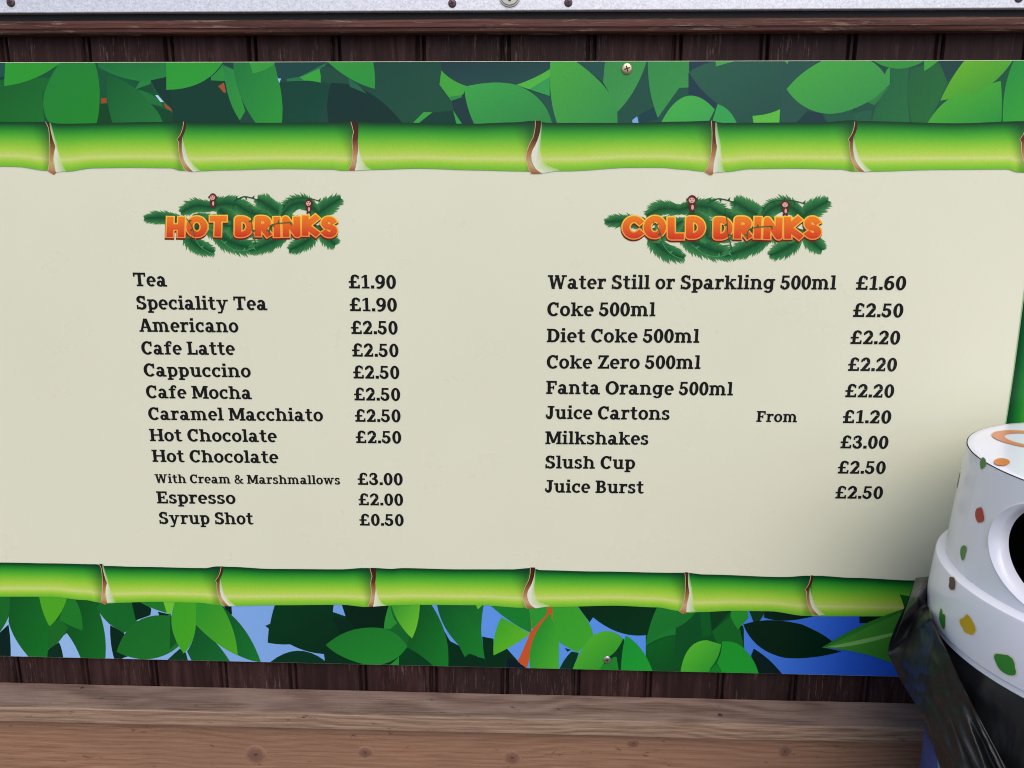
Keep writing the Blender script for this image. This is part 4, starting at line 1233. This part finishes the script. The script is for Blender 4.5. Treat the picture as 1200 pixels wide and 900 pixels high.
def monkey(pr, cx, cy, s, tr, flip=False):
    br, fc = lin((92, 44, 40)), lin((226, 172, 160))
    def disc(x, y, rx, ry, c):
        pr.poly([px2b(tr(cx + s * (x + rx * math.cos(2 * PI * i / 14)), cy + s * (y + ry * math.sin(2 * PI * i / 14)) * (-1 if flip else 1))) for i in range(14)], c)
    disc(0, 46, 15, 26, br)                     # body
    disc(2, 46, 7, 15, fc)
    for sx_ in (-1, 1):
        disc(sx_ * 17, 34, 6, 14, br)
        disc(sx_ * 25, 2, 7, 8, br)             # ears
        disc(sx_ * 10, 70, 6, 8, br)
    disc(0, 0, 24, 25, br)
    disc(-2, 6, 17, 16, fc)
    for sx_ in (-1, 1):
        disc(-2 + sx_ * 7, 0, 2.6, 3.4, lin((40, 20, 20)))
    disc(-2, 13, 7, 2, lin((150, 70, 70)))

def heading(words, tr, lx0, lx1, base, cap, ratios, seed, label, mk):
    random.seed(seed)
    pr = Print(0.0002, 2e-6)
    fr_ = [([(250, 218), (130, 200), (22, 205)], 40), ([(430, 140), (340, 130), (290, 140), (235, 170)], 44), ([(400, 140), (500, 118), (600, 140), (680, 190)], 50), ([(890, 215), (770, 145), (685, 88)], 54),
           ([(1000, 205), (1080, 145), (1172, 88)], 52), ([(1040, 170), (960, 115), (880, 130), (820, 195)], 50), ([(260, 240), (290, 325), (350, 375), (430, 402)], 50),
           ([(380, 220), (470, 310), (580, 362), (690, 385)], 60), ([(890, 260), (800, 325), (720, 362), (640, 395)], 50), ([(1020, 240), (990, 320), (930, 362), (870, 388)], 48),
           ([(1050, 240), (1090, 310), (1140, 360)], 48), ([(460, 150), (520, 220), (560, 300)], 60), ([(700, 250), (840, 250), (980, 230)], 55), ([(300, 200), (420, 230), (520, 250)], 50), ([(560, 120), (640, 170), (760, 200)], 44), ([(240, 300), (330, 260), (420, 200)], 46), ([(860, 200), (900, 270), (1000, 280)], 50), ([(560, 300), (640, 270), (760, 240)], 50)]
    for spn, hw in fr_:
        frond(pr, spn, hw, tr)
    vd = lin((24, 84, 52))
    vl = lin((70, 150, 90))
    vine(pr, [(545, 105), (600, 78), (650, 85), (690, 100)], 7, tr, vd)
    vine(pr, [(830, 155), (870, 100), (940, 85), (1000, 90), (1050, 105)], 6, tr, vd)
    vine(pr, [(470, 330), (530, 380), (600, 395), (660, 375), (672, 330)], 4, tr, vl)
    vine(pr, [(280, 225), (300, 280), (350, 370), (430, 415)], 4, tr, vl)
    h = pr.build('heading', board)
    h['label'] = label
    # letters
    adv, cur = [], 0.0
    for ch in words:
        if ch == ' ':
            cur += .34
            continue
        adv.append((cur, ch))
        cur += HL[ch][0] + .46
    tot = cur - .46
    sx = (lx1 - lx0) / tot
    pr = Print(0.0006, 8e-7)
    jit = [random.uniform(-.05, .05) for _ in adv]
    rot = [random.uniform(-.035, .035) for _ in adv]
    def put(wd, dx, dy, colf, mode):
        for k, (c0, ch) in enumerate(adv):
            if mode == 'fill':
                pass
            for st_ in HL[ch][1]:
                for poly in stroke_polys([(x + rot[k] * (y - .5), y) for x, y in st_], wd):
                    pts = []
                    for u, v in poly:
                        pts.append(px2b((lx0 + (c0 + u) * sx + dx, base - (v + jit[k]) * cap + dy)))
                    pr.poly(pts, colf)
    zt_, zb_ = at(lx0, base - cap * 1.1).z, at(lx0, base + cap * 0.1).z
    def og(x, z):
        u = min(1, max(0, (zt_ - z) / (zt_ - zb_)))
        a, b_ = lin((244, 128, 40)), lin((212, 58, 36))
        return tuple(a[i] + (b_[i] - a[i]) * u for i in range(3))
    def yg(x, z):
        u = min(1, max(0, (zt_ - z) / (zt_ - zb_)))
        a, b_ = lin((250, 205, 66)), lin((240, 150, 70))
        return tuple(a[i] + (b_[i] - a[i]) * u for i in range(3))
    # back to front, letter by letter, so that neighbours overlap as on the sign
    put(.52, -.5, 1.9, lin((110, 34, 22)), 'shade')
    put(.51, 0, 0, yg, 'rim')
    put(.355, 0, 0, og, 'fill')
    pr.build('lettering', h)
    pr = Print(0.0014, 2e-6)
    vine(pr, [(755, 300), (760, 250), (800, 235), (880, 228)], 6, tr, lin((60, 100, 50)))
    vine(pr, [(640, 130), (650, 200), (655, 270), (675, 350)], 5, tr, lin((40, 96, 56)))
    vine(pr, [(270, 205), (300, 250), (318, 310)], 5, tr, lin((60, 100, 50)))
    pr.build('vine', h)
    for a in mk:
        pr = Print(0.0014, 4e-6)
        monkey(pr, *a[:3], tr, a[3])
        pr.build('monkey_print', h)
heading("HOT DRINKS", lambda x, y: (165 + x / 5, 215 + y / 5), 199.5, 391.0, 274.2, 18.0, None, 3, 'orange HOT DRINKS heading over palm fronds', [(424, 78, .85, False), (985, 112, .85, False)])
heading("COLD DRINKS", lambda x, y: (704 + x * 0.2275, 216.5 + y * 0.213), 733.5, 957.5, 276.2, 19.3, None, 5, 'orange COLD DRINKS heading over palm fronds', [(470, 80, .95, False), (950, 105, .85, False)])

for px, py, m_, lb in ((734.5, 80.7, SCREW_BRASS, 'brassy cross-head screw at the top edge'), (711.5, 772.8, SCREW_STEEL, 'steel cross-head screw at the bottom edge')):
    c = at(px, py, 0.0)
    dome_screw('screw', (c.x, -0.0003 if py < 400 else -0.0003, c.z), (5.6 if py < 400 else 4.7) / F * 1.6, m_, board, True, 0.36, 0.3, lb)

# ------------------------------------------------------------------ litter bin
BC = Vector((0.9493, -0.3403, 0))
bin_ = thing('litter_bin', 'white hooded litter bin printed with coloured sweets, on a blue body beside the menu board', 'litter bin', (BC.x, BC.y, 0))
Z_TOP, R_TOP = 1.179, 0.258
Z_FOOT, R_FOOT = 0.9926, 0.2691
Z_LED, R_LED = 0.9877, 0.283
Z_BOT, R_BOT = 0.8742, 0.2815
def wall_r(z):
    return R_FOOT + (R_TOP - R_FOOT) * (z - Z_FOOT) / (Z_TOP - Z_FOOT)
def hit(px, py, rf, lo, hi):
    """(angle, z) where the view ray first meets the hood wall of radius rf(z)"""
    d = ray(px, py)
    t = 0.6
    while t < 2.6:
        p_ = CAM + d * t
        if lo <= p_.z <= hi and math.hypot(p_.x - BC.x, p_.y - BC.y) <= rf(p_.z):
            return math.atan2(p_.y - BC.y, p_.x - BC.x) % (2 * PI), p_.z
        t += 0.001
    return None
# the opening: an oval in the upper wall, fitted to the edge seen in the photo
OA, OZ, OW, OH = R(219), 1.083, 0.129, 0.078     # centre angle, centre height, half width along the wall, half height
def on_wall(s, z, off=0.0):                      # s = arc length from the opening's centre
    a = OA + s / 0.26
    r_ = wall_r(z) + off
    return (BC.x + r_ * math.cos(a), BC.y + r_ * math.sin(a), z)
verts, faces, mi = [], [], []
def grid(rows, closed, m=0):
    o = len(verts)
    n_ = len(rows[0])
    for r_ in rows:
        verts.extend(r_)
    for i in range(len(rows) - 1):
        for j in range(n_ if closed else n_ - 1):
            a, b_ = o + i * n_ + j, o + i * n_ + (j + 1) % n_
            faces.append((a, b_, b_ + n_, a + n_))
            mi.append(m)
def lathe(prof, m=0, seg=128):
    grid([[(BC.x + r_ * math.cos(2 * PI * j / seg), BC.y + r_ * math.sin(2 * PI * j / seg), z) for j in range(seg)] for r_, z in prof], True, m)
# top with rounded rim
lathe([(0.0005, Z_TOP + .004), (0.10, Z_TOP + .0038), (0.20, Z_TOP + .003), (R_TOP - .012, Z_TOP + .002), (R_TOP - .002, Z_TOP + .0012), (R_TOP - .0004, Z_TOP - .0002), (R_TOP, Z_TOP - .003)])
lathe([(R_TOP - .0012, Z_TOP + .0010), (R_TOP + .0001, Z_TOP + .0001), (R_TOP + .00012, Z_TOP - .0001), (R_TOP - .0012, Z_TOP - .0004)], 1)
# ledge, skirt and its lip
lathe([(R_FOOT, Z_FOOT), (R_FOOT + .003, Z_FOOT - .003), (R_LED - .004, Z_LED + .001), (R_LED - .001, Z_LED - .001), (R_LED, Z_LED - .005), (R_BOT + .006, 0.915), (R_BOT + .004, Z_BOT + .014),
       (R_BOT + .001, Z_BOT + .011), (R_BOT + .001, Z_BOT + .002), (R_BOT - .001, Z_BOT), (R_BOT - .006, Z_BOT), (R_BOT - .007, Z_BOT + .02)])
# upper wall: plain part and the part round the opening
DA = 0.40 * 0.5 / 0.26 + 0.02
SW = DA * 0.26
z_hi = Z_TOP - .003
nn = 72
grid([[(BC.x + wall_r(z) * math.cos(OA + DA + (2 * PI - 2 * DA) * j / nn), BC.y + wall_r(z) * math.sin(OA + DA + (2 * PI - 2 * DA) * j / nn), z) for j in range(nn + 1)]
      for z in [Z_FOOT + (z_hi - Z_FOOT) * k / 8 for k in range(9)]], False)
NR = 96
rows = []
def oval(k, sc, off):
    a = 2 * PI * k / NR
    return (OW * sc[0] * math.cos(a), OH * sc[1] * math.sin(a), off)
def rect_pt(k):
    a = 2 * PI * k / NR
    c, s = math.cos(a), math.sin(a)
    hz = (z_hi - OZ) if s >= 0 else (OZ - Z_FOOT)
    t = min(SW / abs(c) if abs(c) > 1e-9 else 1e9, hz / abs(s) if abs(s) > 1e-9 else 1e9)
    return (t * c, t * s, 0.0)
e1 = [oval(k, (1.16, 1.14), 0.0) for k in range(NR)]
rc = [rect_pt(k) for k in range(NR)]
# snap the nearest spokes onto the rectangle's corners so the wall closes
for cx_, cz_ in ((SW, z_hi - OZ), (-SW, z_hi - OZ), (-SW, Z_FOOT - OZ), (SW, Z_FOOT - OZ)):
    k = min(range(NR), key=lambda q: (rc[q][0] - cx_) ** 2 + (rc[q][1] - cz_) ** 2)
    rc[k] = (cx_, cz_, 0)
for f in (1.0, .75, .5, .25, 0.0):
    rows.append([on_wall(rc[k][0] * f + e1[k][0] * (1 - f), OZ + rc[k][1] * f + e1[k][1] * (1 - f), 0) for k in range(NR)])
for sc, off in (((1.152, 1.132), .0008), ((1.14, 1.122), .0010), ((1.11, 1.098), -.002), ((1.075, 1.07), -.007), ((1.062, 1.058), -.011), ((1.058, 1.054), -.024)):
    rows.append([on_wall(*(lambda q: (q[0], OZ + q[1], q[2]))(oval(k, sc, off))) for k in range(NR)])
grid(rows, True)
# hood's inner shell, the shade behind the opening put into its black colour
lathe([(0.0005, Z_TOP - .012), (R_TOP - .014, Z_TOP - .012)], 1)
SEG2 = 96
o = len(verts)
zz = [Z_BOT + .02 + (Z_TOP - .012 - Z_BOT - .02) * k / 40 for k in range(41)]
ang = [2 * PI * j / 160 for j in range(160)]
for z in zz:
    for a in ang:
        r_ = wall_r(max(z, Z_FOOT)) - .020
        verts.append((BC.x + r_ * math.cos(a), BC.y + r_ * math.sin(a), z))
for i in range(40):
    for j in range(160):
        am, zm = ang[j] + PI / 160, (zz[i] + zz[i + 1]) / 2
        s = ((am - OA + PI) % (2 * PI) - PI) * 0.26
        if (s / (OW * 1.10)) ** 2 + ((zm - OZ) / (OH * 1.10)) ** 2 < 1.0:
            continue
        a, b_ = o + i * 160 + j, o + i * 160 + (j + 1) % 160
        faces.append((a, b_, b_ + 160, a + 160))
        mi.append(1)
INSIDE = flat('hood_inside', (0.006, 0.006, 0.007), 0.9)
# sweets printed on the hood: each a small inked patch lying on the wall, with a soft halo ring under it
SW_COL = {'red': (0.42, 0.02, 0.015), 'green': (0.035, 0.24, 0.035), 'yellow': (0.55, 0.36, 0.02), 'brown': (0.085, 0.045, 0.03), 'orange': (0.62, 0.19, 0.03), 'grey': (0.10, 0.085, 0.10), 'pink': (0.5, 0.10, 0.09), 'salmon': (0.62, 0.24, 0.12)}
sweet_mats = {k: flat('sweet_' + k, v, 0.28) for k, v in SW_COL.items()}
HALO = flat('sweet_halo', (0.72, 0.64, 0.57), 0.3)
hood_mats = [HOOD, INSIDE, HALO] + [sweet_mats[k] for k in SW_COL]
midx = {k: 3 + i for i, k in enumerate(SW_COL)}
def surf_pt(a, z, off):
    if z > Z_FOOT:
        r_ = wall_r(z)
    else:
        r_ = R_LED + (R_BOT + .006 - R_LED) * (Z_LED - z) / (Z_LED - 0.915) if z > 0.915 else R_BOT + .006 - .002 * (0.915 - z) / .027
    return (BC.x + (r_ + off) * math.cos(a), BC.y + (r_ + off) * math.sin(a), z)
def sweet(a, z, w, h, col, seed, rot=0.0):
    for sc, off, m in ((1.13, .00035, 2), (1.0, .0006, midx[col])):
        o = len(verts)
        n_ = 18
        for i in range(n_):
            t = 2 * PI * i / n_
            q = sc * (1 + 0.34 * noise.noise((math.cos(t) * 1.1, math.sin(t) * 1.1, seed)) - 0.22 * max(0, math.cos(t - 1.2 - seed)) ** 8)
            u, v = q * w * math.cos(t), q * h * math.sin(t)
            u, v = u * math.cos(rot) - v * math.sin(rot), u * math.sin(rot) + v * math.cos(rot)
            verts.append(surf_pt(a + u / 0.27, z + v, off))
        verts.append(surf_pt(a, z, off))
        for i in range(n_):
            faces.append((o + i, o + (i + 1) % n_, o + n_))
            mi.append(m)
skirt_r = lambda z: R_LED
placed = []
for px, py, w, h, col, rot in ((1148.5, 603.5, .0125, .0125, 'red', .5), (1129.5, 647.5, .0098, .0125, 'green', .1), (1152.5, 543.5, .008, .008, 'green', 0), (1123.3, 562.5, .010, .0125, 'grey', 0),
                               (1107, 630, .013, .010, 'yellow', 0)):
    q = hit(px, py, wall_r, Z_FOOT, Z_TOP)
    if q:
        sweet(q[0], q[1], w, h, col, px, rot)
        placed.append(q)
for px, py, w, h, col, rot in ((1114.3, 683, .010, .0100, 'brown', 0), (1105.8, 725, .0100, .0150, 'green', .3), (1135, 733, .0150, .0135, 'yellow', -.2), (1177.5, 777.5, .0165, .0145, 'green', -.4)):
    q = hit(px, py, lambda z: R_BOT + .004, Z_BOT, Z_LED)
    if q:
        sweet(q[0], q[1], w, h, col, px, rot)
        placed.append(q)
rs = random.Random(21)
for k in range(60):                             # the rest of the hood, away from what the photo shows
    a, z = rs.uniform(0, 2 * PI), rs.choice((rs.uniform(.895, .965), rs.uniform(1.02, 1.155)))
    s = ((a - OA + PI) % (2 * PI) - PI) * 0.26
    if (s / (OW * 1.35)) ** 2 + ((z - OZ) / (OH * 1.3)) ** 2 < 1.0 or R(135) < a < R(222):
        continue
    if any(abs(((a - b_[0] + PI) % (2 * PI)) - PI) * .27 < .05 and abs(z - b_[1]) < .05 for b_ in placed):
        continue
    placed.append((a, z))
    sweet(a, z, rs.uniform(.011, .015), rs.uniform(.011, .015), rs.choice(('red', 'green', 'yellow', 'brown', 'orange')), k, rs.uniform(0, 3))
# on the flat top
def top_pt(px, py):
    d = ray(px, py)
    t = (Z_TOP + .003 - CAM.z) / d.z
    return CAM + d * t
def top_patch(outline, m, dz):
    o = len(verts)
    for x, y in outline:
        verts.append((x, y, Z_TOP + .0042 + dz - 0.0012 * (math.hypot(x - BC.x, y - BC.y) / R_TOP) ** 2))
    faces.append(tuple(range(o, o + len(outline))))
    mi.append(m)
c = top_pt(1211, 516)
for i in range(40):
    a0, a1 = 2 * PI * i / 40, 2 * PI * (i + 1) / 40
    pts = [(c.x + r_ * math.cos(a), c.y + r_ * math.sin(a)) for r_, a in ((.060, a0), (.060, a1), (.041, a1), (.041, a0))]
    top_patch(pts, midx['salmon'], .0004)
for px, py, w, h, col, rot in ((1174, 541.5, .022, .010, 'orange', .9), (1138, 523.5, .012, .006, 'brown', .8)):
    c = top_pt(px, py)
    if math.hypot(c.x - BC.x, c.y - BC.y) < R_TOP - .004:
        pts = []
        for i in range(16):
            t = 2 * PI * i / 16
            u, v = w * math.cos(t), h * math.sin(t)
            pts.append((c.x + u * math.cos(rot) - v * math.sin(rot), c.y + u * math.sin(rot) + v * math.cos(rot)))
        pts = [p_ for p_ in pts if math.hypot(p_[0] - BC.x, p_[1] - BC.y) < R_TOP - .005]
        if len(pts) > 3:
            top_patch(pts, midx[col], .0004)
hood = mesh_obj('hood', verts, faces, hood_mats, bin_, mi)
hood.data.polygons.foreach_set('use_smooth', [True] * len(hood.data.polygons))
hood.data.set_sharp_from_angle(angle=R(38))

verts, faces, mi = [], [], []
R_BODY = 0.262
lathe([(R_BODY - .004, Z_BOT - .02), (R_BODY, Z_BOT - .03), (R_BODY, 0.10), (R_BODY + .004, 0.09), (R_BODY + .004, 0.02), (R_BODY - .01, 0.0), (0.0005, 0.0)])
# pale blue bubbles printed on the body
def bubble(a, z, r_, m):
    o = len(verts)
    for i in range(24):
        t = 2 * PI * i / 24
        aa = a + r_ * math.cos(t) / R_BODY
        verts.append((BC.x + (R_BODY + .0006) * math.cos(aa), BC.y + (R_BODY + .0006) * math.sin(aa), z + r_ * math.sin(t)))
    verts.append((BC.x + (R_BODY + .0008) * math.cos(a), BC.y + (R_BODY + .0008) * math.sin(a), z))
    for i in range(24):
        faces.append((o + i, o + (i + 1) % 24, o + 24))
        mi.append(m)
q = hit(1112, 900, lambda z: R_BODY, 0.2, Z_BOT)
bubble(q[0], q[1], .036, 1)
bubble(q[0] + .9, q[1] - .2, .06, 1)
bubble(q[0] + 1.7, q[1] - .05, .04, 1)
bubble(q[0] + 2.4, q[1] - .25, .05, 1)
body = mesh_obj('body', verts, faces, [BODY, flat('bubble_print', (0.06, 0.36, 0.62), 0.25)], bin_, mi, smooth=True)

# ------------------------------------------------------------------ bin liner folded over the rim
liner = thing('bin_liner', 'black plastic bin bag sticking out from under the white hood of the litter bin', 'bin bag', (BC.x, BC.y, Z_BOT))
verts, faces, mi = [], [], []
rows = []
NA, NZ = 150, 44
for k in range(NZ + 1):
    v = k / NZ
    row = []
    for j in range(NA):
        a = 2 * PI * j / NA
        hem = 0.52 + 0.07 * noise.noise((math.cos(a) * 2, math.sin(a) * 2, 3.0)) + 0.27 * max(0, math.cos(a - R(140))) ** 2
        z = (Z_BOT + .012) * (1 - v) + hem * v
        pl = noise.noise((math.cos(a) * 5 + v * 1.4, math.sin(a) * 5 - v, v * 1.2)) * 0.6 + 0.4 * noise.noise((a * 9 + v * 2.5, v * 3, 5))
        cr = 1 - abs(noise.noise((a * 4 + v * 3.2, v * 2.5, 9))) * 2
        r_ = R_BODY + 0.006 + min(v * 6, 1) * (0.012 + 0.013 * pl + 0.010 * cr) * (1 - .35 * v)
        r_ = max(R_BODY + .003, r_)
        row.append((BC.x + r_ * math.cos(a), BC.y + r_ * math.sin(a), z))
    rows.append(row)
grid(rows, True)
mesh_obj('bag_skirt', verts, faces, BAG, liner, smooth=True)

# the pleat pulled out to the left, two skins of film meeting at a fold
def patch(name, ctrl, nu, nv, amp, seed, thick=0.004):
    """bicubic-ish sheet through a grid of (px, py, Y) points, crumpled a little"""
    def spot(px, py, Y):
        if Y is not None:
            return at(px, py, Y)
        d = ray(px, py)                          # on the bulge of the bag: first touch of its cylinder, else the nearest pass
        h = Vector((d.x, d.y))
        l = h.length
        rel = Vector((BC.x - CAM.x, BC.y - CAM.y))
        tm = rel.dot(h) / l / l
        miss = (rel - h * tm).length
        rr = R_BODY + .040
        if miss < rr:
            tm -= math.sqrt(rr * rr - miss * miss) / l
        return CAM + d * tm
    P = [[spot(*q) for q in r_] for r_ in ctrl]
    def cr(pts, t):
        f = t * (len(pts) - 1)
        i = min(len(pts) - 2, int(f))
        u = f - i
        p0, p1, p2, p3 = pts[max(0, i - 1)], pts[i], pts[i + 1], pts[min(len(pts) - 1, i + 2)]
        k = 0.35
        m1, m2 = (p2 - p0) * k, (p3 - p1) * k
        return p1 * (2 * u ** 3 - 3 * u ** 2 + 1) + m1 * (u ** 3 - 2 * u ** 2 + u) + p2 * (-2 * u ** 3 + 3 * u ** 2) + m2 * (u ** 3 - u ** 2)
    V, Fc = [], []
    for i in range(nu + 1):
        for j in range(nv + 1):
            col = [cr(r_, j / nv) for r_ in P]
            w = cr(col, i / nu)
            n1 = noise.noise(w * 16 + Vector((seed, 0, 0))) * .6 + (1 - 2 * abs(noise.noise(w * 26 + Vector((0, seed, 0))))) * .4 + noise.noise(w * 48) * .14
            edge = min(i, nu - i, j, nv - j) / 4
            if name == 'bag_flap':               # long creases gather towards the bottom of the flap
                k = min(1, max(0, (i / nu - .42) / .3))
                n1 = n1 * (1 - .4 * k) + 1.9 * k * (0.45 - abs(noise.noise(Vector((j / nv * 5.5 + i / nu * 1.6, i / nu * 1.3, seed)))) * 2.2)
            w = w + Vector((-.5, -.75, .2)) * amp * n1 * min(1, .25 + edge)
            V.append(w)
    for i in range(nu):
        for j in range(nv):
            a = i * (nv + 1) + j
            Fc.append((a, a + 1, a + nv + 2, a + nv + 1))
    return mesh_obj(name, V, Fc, BAG, liner, smooth=True)
# rows run from the top of the fold downwards; the first column is the outer edge
patch('bag_fold', [[(1073, 677, -.12), (1084, 676, -.13), (1096, 676, -.14)],
                   [(1066, 700, None), (1078, 698, None), (1089, 700, -.185)],
                   [(1052, 738, None), (1070, 730, None), (1089, 721, None)],
                   [(1040, 765, None), (1066, 744, None), (1091, 727, None)]], 50, 36, .005, 2.0)
patch('bag_flap', [[(1040, 765, None), (1066, 744, None), (1091, 725, None)],
                   [(1056, 798, None), (1082, 778, None), (1107, 757, None)],
                   [(1074, 827, None), (1098, 812, None), (1125, 797, None)],
                   [(1092, 860, None), (1118, 848, None), (1148, 842, None)],
                   [(1113, 895, None), (1140, 890, None), (1176, 893, None)],
                   [(1130, 935, None), (1165, 935, None), (1205, 940, None)]], 120, 56, .009, 5.0)
patch('bag_back', [[(1073, 677, -.119), (1096, 675, -.12), (1115, 676, -.125)],
                   [(1065, 700, -.13), (1090, 700, -.13), (1115, 700, -.13)],
                   [(1041, 764, -.155), (1090, 760, -.15), (1130, 760, -.16)],
                   [(1076, 826, -.16), (1110, 822, -.16), (1150, 820, -.22)]], 30, 20, .003, 8.0)
